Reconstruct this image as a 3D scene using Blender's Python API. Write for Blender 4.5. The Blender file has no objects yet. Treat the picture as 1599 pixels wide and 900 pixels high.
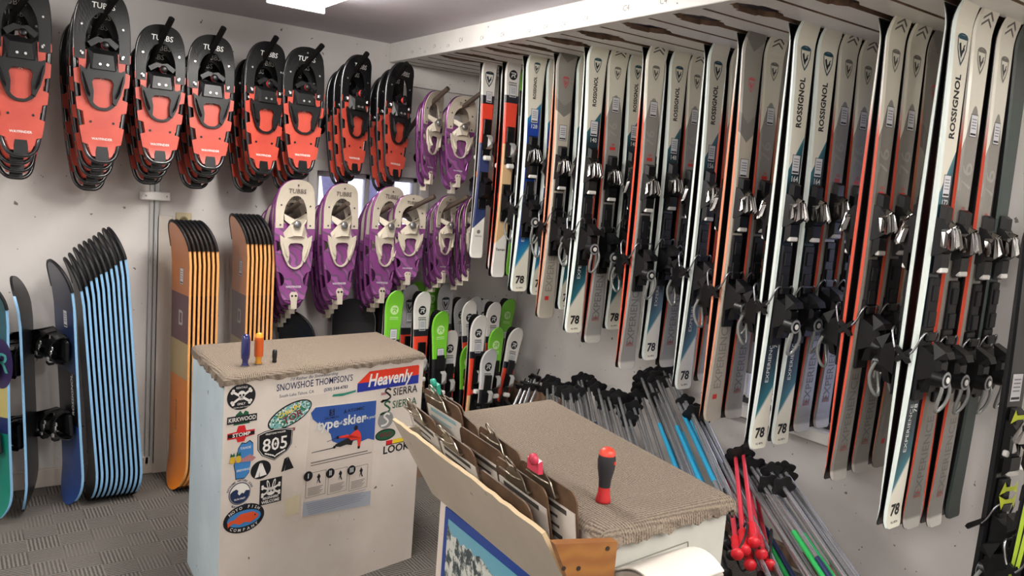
import bpy, bmesh, math, random
from mathutils import Vector, Matrix
SC = bpy.context.scene
COL = SC.collection
R = math.radians
rnd = random.Random(7)

# ------------------------------------------------------------------ camera, world, exposure
def make_camera():
    yaw, pitch, roll = R(35.5644), R(7.148), R(4.4495)
    fwd = Vector((math.sin(yaw)*math.cos(pitch), math.cos(yaw)*math.cos(pitch), -math.sin(pitch)))
    right = Vector((math.cos(yaw), -math.sin(yaw), 0))
    up = right.cross(fwd)
    r2 = right*math.cos(roll)+up*math.sin(roll)
    u2 = -right*math.sin(roll)+up*math.cos(roll)
    m = Matrix((r2, u2, -fwd)).transposed().to_4x4()
    m.translation = Vector((-3.08, -4.24, 1.59))
    cd = bpy.data.cameras.new('camera'); cd.sensor_width = 36; cd.lens = 36*1250/1599
    cd.clip_start = .02
    c = bpy.data.objects.new('camera', cd); c.matrix_world = m
    COL.objects.link(c); SC.camera = c
make_camera()
SC.view_settings.view_transform = 'Standard'
SC.view_settings.look = 'None'
SC.view_settings.gamma = 1
SC.view_settings.use_curve_mapping = False
SC.view_settings.exposure = 0.3
LAMP = 34.0
SKY = 1.9
w = bpy.data.worlds.new('world'); SC.world = w; w.use_nodes = True
bg = w.node_tree.nodes['Background']
bg.inputs[0].default_value = (.74, .76, 1, 1); bg.inputs[1].default_value = SKY

# ------------------------------------------------------------------ colour and material helpers
def lin(c):
    if isinstance(c, str):
        c = [int(c[i:i+2], 16)/255 for i in (0, 2, 4)]
    return tuple((x/12.92 if x <= .04045 else ((x+.055)/1.055)**2.4) for x in c)
MATS = {}
def mat(name, col, rough=.5, metal=0, spec=.5, coat=0, trans=0, emit=None, es=1):
    if name in MATS: return MATS[name]
    m = bpy.data.materials.new(name); m.use_nodes = True
    b = m.node_tree.nodes['Principled BSDF']
    b.inputs['Base Color'].default_value = (*lin(col), 1)
    b.inputs['Roughness'].default_value = rough
    b.inputs['Metallic'].default_value = metal
    b.inputs['Specular IOR Level'].default_value = spec
    b.inputs['Coat Weight'].default_value = coat
    b.inputs['Coat Roughness'].default_value = .12
    b.inputs['Transmission Weight'].default_value = trans
    if emit:
        b.inputs['Emission Color'].default_value = (*lin(emit), 1)
        b.inputs['Emission Strength'].default_value = es
    MATS[name] = m
    return m
class NG:
    """small helper to write procedural node materials as expressions"""
    def __init__(s, name, rough=.5, metal=0, coat=0):
        s.m = bpy.data.materials.new(name); s.m.use_nodes = True
        s.t = s.m.node_tree; s.b = s.t.nodes['Principled BSDF']
        s.b.inputs['Roughness'].default_value = rough; s.b.inputs['Metallic'].default_value = metal
        s.b.inputs['Coat Weight'].default_value = coat; s.b.inputs['Coat Roughness'].default_value = .15
        MATS[name] = s.m
    def n(s, typ, **kw):
        nd = s.t.nodes.new(typ)
        for k, v in kw.items(): setattr(nd, k, v)
        return nd
    def lk(s, a, i):
        if hasattr(a, 'is_linked'): s.t.links.new(a, i)
        else: i.default_value = a
    def mth(s, op, a, b=0.0, clamp=False):
        nd = s.n('ShaderNodeMath', operation=op, use_clamp=clamp)
        s.lk(a, nd.inputs[0]); s.lk(b, nd.inputs[1]); return nd.outputs[0]
    def uv(s, layer):
        nd = s.n('ShaderNodeUVMap', uv_map=layer); sp = s.n('ShaderNodeSeparateXYZ')
        s.t.links.new(nd.outputs[0], sp.inputs[0]); return sp.outputs[0], sp.outputs[1]
    def obj(s):
        return s.n('ShaderNodeTexCoord').outputs['Object']
    def sep(s, v):
        sp = s.n('ShaderNodeSeparateXYZ'); s.t.links.new(v, sp.inputs[0]); return sp.outputs
    def step(s, x, lo, wd=.001):
        nd = s.n('ShaderNodeMapRange'); nd.clamp = True
        s.lk(x, nd.inputs[0]); s.lk(lo, nd.inputs[1])
        nd.inputs[2].default_value = 1e9
        if hasattr(lo, 'is_linked'): s.lk(s.mth('ADD', lo, wd), nd.inputs[2])
        else: nd.inputs[2].default_value = lo+wd
        return nd.outputs[0]
    def mix(s, f, a, b):
        nd = s.n('ShaderNodeMix', data_type='RGBA')
        s.lk(f, nd.inputs[0])
        for v, i in ((a, nd.inputs[6]), (b, nd.inputs[7])):
            if hasattr(v, 'is_linked'): s.t.links.new(v, i)
            else: i.default_value = (*lin(v), 1)
        return nd.outputs[2]
    def noise(s, v, scale, detail=3, rough=.55, dist=0):
        nd = s.n('ShaderNodeTexNoise'); nd.inputs['Scale'].default_value = scale
        nd.inputs['Detail'].default_value = detail; nd.inputs['Roughness'].default_value = rough
        nd.inputs['Distortion'].default_value = dist
        if v is not None: s.t.links.new(v, nd.inputs['Vector'])
        return nd.outputs[0]
    def wave(s, v, scale, dist=0, det=2, direction='X', ds=1):
        nd = s.n('ShaderNodeTexWave', bands_direction=direction); nd.inputs['Scale'].default_value = scale
        nd.inputs['Distortion'].default_value = dist; nd.inputs['Detail'].default_value = det
        nd.inputs['Detail Scale'].default_value = ds
        if v is not None: s.t.links.new(v, nd.inputs['Vector'])
        return nd.outputs[1]
    def col(s, c):
        if hasattr(c, 'is_linked'): s.t.links.new(c, s.b.inputs['Base Color'])
        else: s.b.inputs['Base Color'].default_value = (*lin(c), 1)
        return s
    def bump(s, h, strength=.3, dist=.002):
        nd = s.n('ShaderNodeBump'); nd.inputs['Strength'].default_value = strength
        nd.inputs['Distance'].default_value = dist
        s.t.links.new(h, nd.inputs['Height']); s.t.links.new(nd.outputs[0], s.b.inputs['Normal']); return s

# ------------------------------------------------------------------ mesh builder
class MB:
    def __init__(s): s.v = []; s.f = []; s.m = []; s.uv = []; s.sm = []
    def add(s, vs, fs, mi=0, uvs=None, smooth=False, xf=None):
        o = len(s.v)
        for p in vs:
            p = Vector(p); s.v.append(tuple(xf @ p) if xf is not None else tuple(p))
        s.uv.extend(uvs if uvs else [(0, 0, 0, 0)]*len(vs))
        for i, f in enumerate(fs):
            s.f.append(tuple(o+k for k in f)); s.m.append(mi[i] if isinstance(mi, (list, tuple)) else mi)
            s.sm.append(smooth)
        return s
    def box(s, c, d, mi=0, rot=None, bev=0, xf=None):
        """box at centre c with full sizes d, chamfered by bev, turned by rot (euler)"""
        M = Matrix.Translation(c)
        if rot: M = M @ Matrix.Rotation(rot[2], 4, 'Z') @ Matrix.Rotation(rot[1], 4, 'Y') @ Matrix.Rotation(rot[0], 4, 'X')
        if xf is not None: M = xf @ M
        x, y, z = (k/2 for k in d)
        if bev <= 0:
            vs = [(i*x, j*y, k*z) for i in (-1, 1) for j in (-1, 1) for k in (-1, 1)]
            fs = [(0, 1, 3, 2), (4, 6, 7, 5), (0, 4, 5, 1), (2, 3, 7, 6), (0, 2, 6, 4), (1, 5, 7, 3)]
            return s.add(vs, fs, mi, xf=M)
        b = min(bev, x*.9, y*.9, z*.9); pts = []
        for i in (-1, 1):
            for j in (-1, 1):
                for k in (-1, 1):
                    pts += [(i*x, j*(y-b), k*(z-b)), (i*(x-b), j*y, k*(z-b)), (i*(x-b), j*(y-b), k*z)]
        return s.hull(pts, mi, xf=M)
    def hull(s, pts, mi=0, xf=None, smooth=False):
        bm = bmesh.new()
        for p in pts: bm.verts.new(p)
        r = bmesh.ops.convex_hull(bm, input=bm.verts)
        bmesh.ops.dissolve_limit(bm, angle_limit=.02, verts=bm.verts, edges=bm.edges)
        loose = [v for v in bm.verts if not v.link_faces]
        for v in loose: bm.verts.remove(v)
        bm.verts.index_update()
        s.add([v.co[:] for v in bm.verts], [tuple(v.index for v in f.verts) for f in bm.faces], mi, xf=xf, smooth=smooth)
        bm.free(); return s
    def tube(s, pts, r, n=8, mi=0, closed=False, xf=None, cap=True):
        pts = [Vector(p) for p in pts]; N = len(pts)
        rs = r if isinstance(r, (list, tuple)) else [r]*N
        up = None; rings = []
        for i, p in enumerate(pts):
            a = pts[(i-1) % N] if (closed or i > 0) else p
            b = pts[(i+1) % N] if (closed or i < N-1) else p
            t = (b-a).normalized()
            if up is None:
                up = Vector((0, 0, 1)) if abs(t.z) < .9 else Vector((1, 0, 0))
            sd = t.cross(up)
            if sd.length < 1e-6: sd = t.orthogonal()
            sd.normalize(); up = sd.cross(t).normalized()
            rings.append([p+(sd*math.cos(q)+up*math.sin(q))*rs[i] for q in [2*math.pi*k/n for k in range(n)]])
        vs = [v for ring in rings for v in ring]; fs = []
        for i in range(N if closed else N-1):
            j = (i+1) % N
            for k in range(n):
                fs.append((i*n+k, i*n+(k+1) % n, j*n+(k+1) % n, j*n+k))
        s.add(vs, fs, mi, smooth=True, xf=xf)
        if cap and not closed:
            s.add(rings[0], [tuple(range(n-1, -1, -1))], mi, xf=xf); s.add(rings[-1], [tuple(range(n))], mi, xf=xf)
        return s
    def cyl(s, p0, p1, r0, r1=None, n=12, mi=0, xf=None):
        return s.tube([p0, p1], [r0, r0 if r1 is None else r1], n, mi, xf=xf)
    def lathe(s, prof, n=16, mi=0, xf=None):
        """profile of (radius, z) turned about z"""
        vs = []; fs = []
        for r, z in prof:
            for k in range(n):
                a = 2*math.pi*k/n; vs.append((r*math.cos(a), r*math.sin(a), z))
        for i in range(len(prof)-1):
            m_ = mi[i] if isinstance(mi, (list, tuple)) else mi
            for k in range(n):
                fs.append((i*n+k, i*n+(k+1) % n, (i+1)*n+(k+1) % n, (i+1)*n+k))
        mm = [mi[i] for i in range(len(prof)-1) for k in range(n)] if isinstance(mi, (list, tuple)) else mi
        s.add(vs, fs, mm, smooth=True, xf=xf)
        if prof[0][0] > 1e-5: s.add(vs[:n], [tuple(range(n-1, -1, -1))], mi[0] if isinstance(mi, (list, tuple)) else mi, xf=xf)
        if prof[-1][0] > 1e-5: s.add(vs[-n:], [tuple(range(n))], mi[-1] if isinstance(mi, (list, tuple)) else mi, xf=xf)
        return s
    def prism(s, poly, y0, y1, mi=0, xf=None, fn=None, side=None):
        """polygon in the x,z plane (counter-clockwise from -y), extruded from y0 (front) to y1"""
        n = len(poly)
        f = fn or (lambda x, z: 0.0)
        vs = [(x, y0+f(x, z), z) for x, z in poly]+[(x, y1+f(x, z), z) for x, z in poly]
        fs = [tuple(range(n)), tuple(range(2*n-1, n-1, -1))]+[(i, n+i, n+(i+1) % n, (i+1) % n) for i in range(n)]
        sd = mi if side is None else side
        return s.add(vs, fs, [mi, mi]+[sd]*n, xf=xf)
    def ribbon(s, pts, wds, y0, y1, mi=0, xf=None, fn=None):
        """a band of given widths along a path in the x,z plane, y0 front, y1 back"""
        P = [Vector(p) for p in pts]; N = len(P); vs = []; fs = []
        f = fn or (lambda x, z: 0.0)
        for i, p in enumerate(P):
            t = (P[min(i+1, N-1)]-P[max(i-1, 0)]).normalized(); nn = Vector((-t.y, t.x))
            w_ = wds[i] if isinstance(wds, (list, tuple)) else wds
            a, b = p+nn*w_/2, p-nn*w_/2
            for q in (a, b):
                vs.append((q.x, y0+f(q.x, q.y), q.y)); vs.append((q.x, y1+f(q.x, q.y), q.y))
        for i in range(N-1):
            a, b = 4*i, 4*i+4
            fs += [(a, a+2, b+2, b), (a+1, b+1, b+3, a+3), (a, b, b+1, a+1), (a+2, a+3, b+3, b+2)]
        fs += [(0, 1, 3, 2), (4*N-4, 4*N-2, 4*N-1, 4*N-3)]
        return s.add(vs, fs, mi, xf=xf)
    def mesh(s, name, mats):
        me = bpy.data.meshes.new(name); me.from_pydata(s.v, [], s.f)
        for m_ in (mats if isinstance(mats, (list, tuple)) else [mats]): me.materials.append(m_)
        me.polygons.foreach_set('material_index', s.m); me.polygons.foreach_set('use_smooth', s.sm)
        if any(u != (0, 0, 0, 0) for u in s.uv):
            for nm, o in (('along', 0), ('tip', 2)):
                l = me.uv_layers.new(name=nm)
                for lp in me.loops:
                    l.data[lp.index].uv = s.uv[lp.vertex_index][o:o+2]
        me.update(); return me
    def build(s, name, mats, parent=None): return obj(name, s.mesh(name, mats), parent)

def obj(name, me, parent=None):
    o = bpy.data.objects.new(name, me); COL.objects.link(o)
    if parent is not None: o.parent = parent
    return o
def tag(o, label, cat, group=None):
    o['label'] = label; o['category'] = cat
    if group: o['group'] = group
    return o
def thing(name, label, cat, M=None, group=None):
    o = bpy.data.objects.new(name, None); COL.objects.link(o); o.empty_display_size = .05
    if M is not None: o.matrix_world = M
    return tag(o, label, cat, group)
def struct(o): o['kind'] = 'structure'; return o
KIDS = {}
def dup(root, M, label, group=None):
    """a copy of a thing with copies of its parts and sub-parts (mesh data shared)"""
    r = root.copy(); COL.objects.link(r); r.matrix_world = M; r['label'] = label
    if group: r['group'] = group
    for ch in root.children:
        c = ch.copy(); COL.objects.link(c); c.parent = r
        for g in ch.children:
            d = g.copy(); COL.objects.link(d); d.parent = c
    return r
def TR(x, y, z, rz=0, rx=0, ry=0):
    return Matrix.Translation((x, y, z)) @ Matrix.Rotation(rz, 4, 'Z') @ Matrix.Rotation(rx, 4, 'X') @ Matrix.Rotation(ry, 4, 'Y')
def spline(pts, k=6, closed=False):
    """Catmull-Rom through pts"""
    P = [Vector(p) for p in pts]; N = len(P); out = []
    for i in range(N if closed else N-1):
        if closed: a, b, c, d = P[(i-1) % N], P[i], P[(i+1) % N], P[(i+2) % N]
        else: a, b, c, d = P[max(i-1, 0)], P[i], P[i+1], P[min(i+2, N-1)]
        for j in range(k):
            t = j/k
            out.append(.5*((2*b)+(c-a)*t+(2*a-5*b+4*c-d)*t*t+(3*b-a-3*c+d)*t**3))
    if not closed: out.append(P[-1])
    return out

# ------------------------------------------------------------------ lettering as flat meshes in (a, b)
TXT = {}
def text2d(body, size, bold=0.0, shear=0.0, align='CENTER', sx=1.0, space=1.0):
    key = (body, size, bold, shear, align, sx, space)
    if key in TXT: return TXT[key]
    cu = bpy.data.curves.new('lettering', 'FONT'); cu.body = body; cu.size = size; cu.shear = shear
    cu.offset = bold*size*.5; cu.align_x = align; cu.align_y = 'CENTER'; cu.resolution_u = 2; cu.space_character = space
    o = bpy.data.objects.new('lettering', cu); COL.objects.link(o)
    me = bpy.data.meshes.new_from_object(o)
    res = ([(v.co.x*sx, v.co.y) for v in me.vertices], [tuple(p.vertices) for p in me.polygons])
    bpy.data.objects.remove(o); bpy.data.curves.remove(cu); bpy.data.meshes.remove(me)
    TXT[key] = res; return res
# ------------------------------------------------------------------ the room
H = 2.34
g = NG('painted_wall', rough=.55)
ov = g.obj(); n1 = g.noise(ov, 2.2, 4); n2 = g.noise(ov, 38, 2)
c = g.mix(g.step(n1, .35, .5), 'cfcac6', 'dfdbd8')
c = g.mix(g.step(g.noise(ov, 30, 2), .70, .02), c, '77706a')
g.col(c).bump(n2, .08, .002)
g = NG('ceiling_paint', rough=.7)
ov = g.obj(); g.col(g.mix(g.step(g.noise(ov, 3, 3), .4, .4), 'd2cdd5', 'dad6dd')).bump(g.noise(ov, 60, 3), .25, .003)
g = NG('white_gloss_paint', rough=.35)
ov = g.obj(); c = g.mix(g.step(g.noise(ov, 5, 4), .4, .35), 'dedbd6', 'e9e6e2')
c = g.mix(g.step(g.noise(ov, 34, 2), .74, .03), c, '6d655c')
g.col(c)
g = NG('carpet_tiles', rough=.95)
ov = g.obj(); xyz = g.sep(ov)
ck = g.n('ShaderNodeTexChecker'); ck.inputs['Scale'].default_value = 8.5; g.t.links.new(ov, ck.inputs[0])
wx = g.wave(ov, 22, 1.2, 2, 'X', 3); wy = g.wave(ov, 22, 1.2, 2, 'Y', 3)
nm = g.noise(ov, 6, 2); sel = g.step(g.mth('ADD', ck.outputs[1], g.mth('MULTIPLY', g.mth('SUBTRACT', nm, .5), 1.6)), .5, .05)
nd = g.n('ShaderNodeMix'); g.lk(sel, nd.inputs[0]); g.lk(wx, nd.inputs[2]); g.lk(wy, nd.inputs[3])
fine = g.noise(ov, 220, 2)
hgt = g.mth('ADD', g.mth('MULTIPLY', nd.outputs[0], .6), g.mth('MULTIPLY', fine, .6))
c = g.mix(g.step(hgt, .35, .55), '423f3c', '7f7972'); c = g.mix(g.step(g.noise(ov, 3, 2), .45, .25), c, '68635d')
g.col(c).bump(hgt, .5, .006)
struct(MB().box((-2.75, -3.5, -.05), (5.7, 7.2, .1)).build('floor', MATS['carpet_tiles']))
struct(MB().box((-2.75, -3.5, H+.05), (5.7, 7.2, .1)).build('ceiling', MATS['ceiling_paint']))
PW = MATS['painted_wall']; GW = MATS['white_gloss_paint']
def wall_holes(name, along, lo, hi, hole, thick):
    """wall with one rectangular opening; along 'x' = back wall (y 0..thick), 'y' = right wall (x 0..thick)"""
    a0, a1, z0, z1 = hole; m = MB()
    def seg(p, q, za, zb):
        if along == 'x': m.box(((p+q)/2, thick/2, (za+zb)/2), (q-p, thick, zb-za))
        else: m.box((thick/2, (p+q)/2, (za+zb)/2), (thick, q-p, zb-za))
    seg(lo, a0, 0, H); seg(a1, hi, 0, H); seg(a0, a1, 0, z0); seg(a0, a1, z1, H)
    return struct(m.build(name, PW))
BW = (-1.42, -.78, 1.10, 1.60)      # back window opening x0 x1 z0 z1
RW = (-2.76, -1.83, .66, 2.02)      # right window opening y0 y1 z0 z1
wall_holes('wall_back', 'x', -5.6, .12, BW, .12)
wall_holes('wall_right', 'y', -7.1, 0, RW, .12)
struct(MB().box((-5.6, -3.5, H/2), (.1, 7.2, H)).build('wall_left', PW))
struct(MB().box((-2.75, -7.1, H/2), (5.7, .1, H)).build('wall_front', PW))
g = NG('window_glass', rough=.02)
tr = g.n('ShaderNodeBsdfTransparent'); gl = g.n('ShaderNodeBsdfGlossy'); gl.inputs['Roughness'].default_value = .02
fr = g.n('ShaderNodeFresnel'); fr.inputs[0].default_value = 1.45; mx = g.n('ShaderNodeMixShader')
g.t.links.new(fr.outputs[0], mx.inputs[0]); g.t.links.new(tr.outputs[0], mx.inputs[1]); g.t.links.new(gl.outputs[0], mx.inputs[2])
g.t.links.new(mx.outputs[0], g.t.nodes['Material Output'].inputs[0])
FR = mat('window_vinyl', 'dcdcde', .35); DK = mat('dark_gasket', '2b2b2e', .5)
# back window: sliding sash, trim, glass
win = struct(bpy.data.objects.new('window_1', None)); COL.objects.link(win)
x0, x1, z0, z1 = BW; m = MB()
for a in ((x0-.04, x1+.04, z1, z1+.06), (x0-.04, x1+.04, z0-.06, z0), (x0-.05, x0, z0, z1), (x1, x1+.06, z0, z1)):
    m.box(((a[0]+a[1])/2, -.008, (a[2]+a[3])/2), (a[1]-a[0], .02, a[3]-a[2]), bev=.003)
struct(m.build('window_trim', GW, win))
m = MB(); t = .03
for cx in (x0+t/2, (x0+x1)/2, x1-t/2): m.box((cx, .05, (z0+z1)/2), (t, .04, z1-z0), bev=.004)
for cz in (z0+t/2, z1-t/2): m.box(((x0+x1)/2, .05, cz), (x1-x0, .04, t), bev=.004)
struct(m.build('window_frame', FR, win))
struct(MB().box(((x0+x1)/2, .05, (z0+z1)/2), (x1-x0-.04, .006, z1-z0-.04)).build('window_pane', MATS['window_glass'], win))
# right window
win = struct(bpy.data.objects.new('window_2', None)); COL.objects.link(win)
y0, y1, z0, z1 = RW; m = MB()
for a in ((y0-.05, y1+.05, z1, z1+.07), (y0-.05, y0, z0, z1), (y1, y1+.05, z0, z1)):
    m.box((-.008, (a[0]+a[1])/2, (a[2]+a[3])/2), (.02, a[1]-a[0], a[3]-a[2]), bev=.003)
struct(m.build('window_trim', GW, win))
struct(MB().box((-.005, (y0+y1)/2, z0-.025), (.09, y1-y0+.14, .055), bev=.006).build('window_sill', GW, win))
m = MB(); t = .035
for cy in (y0+t/2, y0+.30, (y0+y1)/2+.05, y1-t/2): m.box((.06, cy, (z0+z1)/2), (.04, t, z1-z0), bev=.004)
for cz in (z0+t/2, z1-t/2): m.box((.06, (y0+y1)/2, cz), (.04, y1-y0, t), bev=.004)
struct(m.build('window_frame', FR, win))
m = MB()
m.box((.05, (y0+y1)/2, z0+.012), (.07, y1-y0-.02, .022)); struct(m.build('window_gasket', DK, win))
struct(MB().box((.06, (y0+y1)/2, (z0+z1)/2), (.006, y1-y0-.04, z1-z0-.04)).build('window_pane', MATS['window_glass'], win))
# raised mini blind in the head of the right window
bl = thing('window_blind', 'white slatted mini blind drawn part way down over the right window', 'blind', TR(.022, (y0+y1)/2, z1))
wd = y1-y0-.03
MB().box((0, 0, -.02), (.03, wd, .035), bev=.004).build('head_rail', FR, bl)
m = MB()
for k in range(16): m.box((0, 0, -.05-.016*k), (.024, wd-.01, .0015), rot=(0, R(35), 0))
m.build('slats', mat('blind_slat', 'd9dbe2', .45), bl)
MB().box((0, 0, -.05-.016*16), (.022, wd-.01, .014), bev=.004).build('bottom_rail', FR, bl)
MB().tube([(-.016, -wd/2+.09, -.03), (-.016, -wd/2+.09, -.7)], .0025, 6).build('tilt_wand', FR, bl)
# baseboard, conduit channel, junction box, outlet, cleat
g = NG('skirting_paint', rough=.5); g.col(g.mix(g.step(g.noise(g.obj(), 9, 4), .5, .2), 'd3c9be', 'c3b8ab'))
struct(MB().box((-3.6, -.008, .045), (4.0, .016, .09), bev=.003).box((-.75, -.008, .045), (1.4, .016, .09), bev=.003).build('baseboard_back', MATS['skirting_paint']))
struct(MB().box((-.008, -3.5, .045), (.016, 6.9, .09), bev=.003).build('baseboard_right', MATS['skirting_paint']))
struct(MB().box((-2.19, -.009, .66), (.075, .018, 1.32)).box((-2.155, -.02, .66), (.012, .014, 1.32)).build('trim_1', mat('cream_trim', 'd6cec4', .5)))
for k, (sx_, z_) in enumerate(((-1.30, H/2), (-3.05, H/2))):
    pass
struct(MB().box((-.004, -3.12, .3), (.008, .012, .62)).build('trim_2', mat('seam_strip', 'c6c0ba', .6)))
cd = thing('cable_channel', 'pale grey twin cable channel running up the back wall beside the snowboards', 'cable channel', TR(-2.243, 0, 0))
m = MB(); m.box((-.012, -.008, 1.0), (.018, .016, 1.9), bev=.003); m.box((.012, -.009, 1.0), (.022, .018, 1.9), bev=.003)
m.build('channel', mat('conduit_grey', 'b9bab8', .4), cd)
jb = thing('junction_box', 'small white junction box across the cable channel below the red snowshoes', 'junction box', TR(-2.245, -.018, 1.415))
MB().box((.0, -.017, 0), (.135, .034, .042), bev=.004).build('box', mat('box_white', 'e2e0dc', .4), jb)
MB().cyl((-.045, -.034, 0), (-.045, -.036, 0), .005, n=10).cyl((.05, -.034, .0), (.05, -.036, 0), .004, n=10).build('screw', mat('screw_grey', '8d8a86', .3, .8), jb)
ol = thing('wall_outlet', 'yellowed square wall outlet above the first stack of orange snowboards', 'outlet', TR(-2.105, 0, 1.30))
MB().box((0, -.004, 0), (.075, .008, .075), bev=.003).build('cover_plate', mat('aged_plate', 'c5b795', .45), ol)
m = MB(); m.lathe([(.0, .0), (.018, 0), (.02, .004), (.012, .006), (.012, .002), (0, .002)], 16, xf=TR(0, -.008, 0, 0, R(90))); m.build('socket', mat('aged_socket', '8f8463', .5), ol)
# ceiling fixtures
g = NG('lamp_lens', rough=.4); g.col('ffffff')
g.b.inputs['Emission Color'].default_value = (1, .965, .91, 1); g.b.inputs['Emission Strength'].default_value = LAMP
def fixture(x, y, ln, label):
    t = thing('ceiling_light', label, 'ceiling light', TR(x, y, H), 'fluorescent ceiling lights')
    m = MB(); m.box((0, 0, -.006), (.20, ln, .012), bev=.003); m.build('housing', mat('fixture_white', 'e8e8e8', .4), t)
    m = MB(); pr = [(-.122, -.003), (-.118, -.045), (-.09, -.07), (0, -.078), (.09, -.07), (.118, -.045), (.122, -.003)]
    n = len(pr); vs = [(a, -ln/2+.012, b) for a, b in pr]+[(a, ln/2-.012, b) for a, b in pr]
    fs = [(i, i+1, n+i+1, n+i) for i in range(n-1)]+[tuple(range(n-1, -1, -1)), tuple(range(n, 2*n))]
    m.add(vs, fs); m.build('lens', MATS['lamp_lens'], t)
    m = MB(); m.box((0, -ln/2+.006, -.045), (.25, .012, .07), bev=.003); m.box((0, ln/2-.006, -.045), (.25, .012, .07), bev=.003)
    m.build('end_cap', mat('fixture_white', 'e8e8e8', .4), t)
fixture(-1.875, -1.47, 1.25, 'glowing fluorescent ceiling light above the carpeted counters')
fixture(-1.875, -4.6, 1.25, 'fluorescent ceiling light behind the camera')
fixture(-.75, -4.9, 1.25, 'unseen ceiling light added as fill behind the camera on the right')  # out-of-view fixture added to throw frontal fill light on the hanging skis
fixture(-4.1, -1.9, 1.25, 'fluorescent ceiling light over the left side of the room')
fixture(-4.1, -4.6, 1.25, 'fluorescent ceiling light in the far left rear of the room')
# outside: snowy ground and a few trunks beyond the windows
g = NG('snow', rough=.8); g.col(g.mix(g.noise(g.obj(), 2, 4), 'd4daf0', 'eef0fa'))
struct(MB().box((2, 8, -.6), (30, 30, .1)).build('ground_outside', MATS['snow']))
g = NG('bark', rough=.9); g.col(g.mix(g.noise(g.obj(), 8, 5), '5a5566', '8a869c'))
for i, (x, y, r) in enumerate(((.15, 3.6, .09), (.62, 3.2, .06), (-.35, 4.6, .12), (.95, 4.4, .1), (1.5, 4.0, .08), (-1.0, 4.0, .07))):
    pl = [(x+rnd.uniform(-.05, .05)*k, y+rnd.uniform(-.05, .05)*k, -.56+.9*k) for k in range(6)]
    o = MB().tube(pl, [r*(1-.1*k) for k in range(6)], 9).build('tree_trunk', MATS['bark'])
    tag(o, 'bare tree trunk outside the back window', 'tree', 'trees outside the back window')
# ------------------------------------------------------------------ overhead ski rack along the right wall
SLOT = [-.50, -.645, -.93, -1.125, -1.385, -1.62, -1.89, -2.155, -2.41, -2.69, -2.945, -3.21, -3.47]
ZU = 2.24
g = NG('raw_wood', rough=.7); ov = g.obj(); g.col(g.mix(g.wave(ov, 6, 6, 3, 'Y', 2), '6e5646', '8d715c'))
rk = thing('ski_rack', 'white overhead ski rack of slotted boards behind a long fascia beam', 'ski rack', TR(0, 0, ZU))
GP = MATS['white_gloss_paint']; RWD = MATS['raw_wood']
MB().box((-1.005, -2.05, .048), (.04, 4.08, .104), bev=.003).build('fascia_beam', GP, rk)
for y in [(-.0)]+[]: pass
mids = [(SLOT[i]+SLOT[i+1])/2 for i in range(len(SLOT)-1)]
edges = [0]+sorted([*SLOT, *mids, -.37, -.25, -.12], reverse=True)+[-3.6]
isslot = lambda y: y in SLOT
NX0, NX1 = -.96, -.735
for i in range(len(edges)-1):
    a, b = edges[i], edges[i+1]
    ga = .018 if isslot(a) else .008; gb = .018 if isslot(b) else .008
    if i == 0: ga = .003
    ya, yb = a-ga, b+gb                                   # ya nearer the back wall
    x0, x1 = -.984, -.002
    pa = [(x0, ya)]; pb = [(x0, yb)]
    cuta = [(NX0, ya), (NX0+.035, ya-.022), (NX0+.06, ya-.022), (NX0+.06, ya-.036), (NX1-.06, ya-.036), (NX1-.06, ya-.022), (NX1-.035, ya-.022), (NX1, ya)]
    cutb = [(NX0, yb), (NX0+.035, yb+.022), (NX0+.06, yb+.022), (NX0+.06, yb+.036), (NX1-.06, yb+.036), (NX1-.06, yb+.022), (NX1-.035, yb+.022), (NX1, yb)]
    wide = abs(yb-ya) > .085
    if isslot(a) and wide: pa += cuta
    if isslot(b) and wide: pb += cutb
    pa.append((x1, ya)); pb.append((x1, yb))
    poly = pb+pa[::-1]
    n = len(poly); th = .019
    vs = [(x, y, 0) for x, y in poly]+[(x, y, th) for x, y in poly]
    fs = [tuple(range(n-1, -1, -1)), tuple(range(n, 2*n))]+[(k, (k+1) % n, n+(k+1) % n, n+k) for k in range(n)]
    MB().add(vs, fs, [0, 0]+[1]*n).build('slotted_board', [GP, RWD], rk)
# joists that carry the boards
for x in (-.93, -.10): MB().box((x, -1.8, .058), (.04, 3.58, .07)).build('joist', RWD, rk)
# cleat board under the rack end on the back wall
MB().box((-.48, -.012, -.06), (.95, .024, .118), bev=.002).build('wall_cleat', GP, rk)
# pencilled slot letters on the fascia
def beam_text(body, y, z, s):
    vs, fs = text2d(body, s, 0)
    MB().add([(-1.0258, y-a, z+b) for a, b in vs], [f for f in fs]).build('pencil_lettering', mat('pencil', '8a867e', .8), rk)
for y, z, s in ((-.28, .028, .022), (-.42, .016, .018), (-.52, .036, .024), (-.66, .024, .022), (-.78, .04, .03), (-.97, .03, .026), (-1.14, .026, .026), (-1.34, .018, .026), (-1.46, .024, .026), (-1.58, .02, .026), (-1.72, .026, .026), (-1.95, .036, .03), (-2.14, .034, .03)):
    beam_text('C4', y, z, s)
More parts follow.
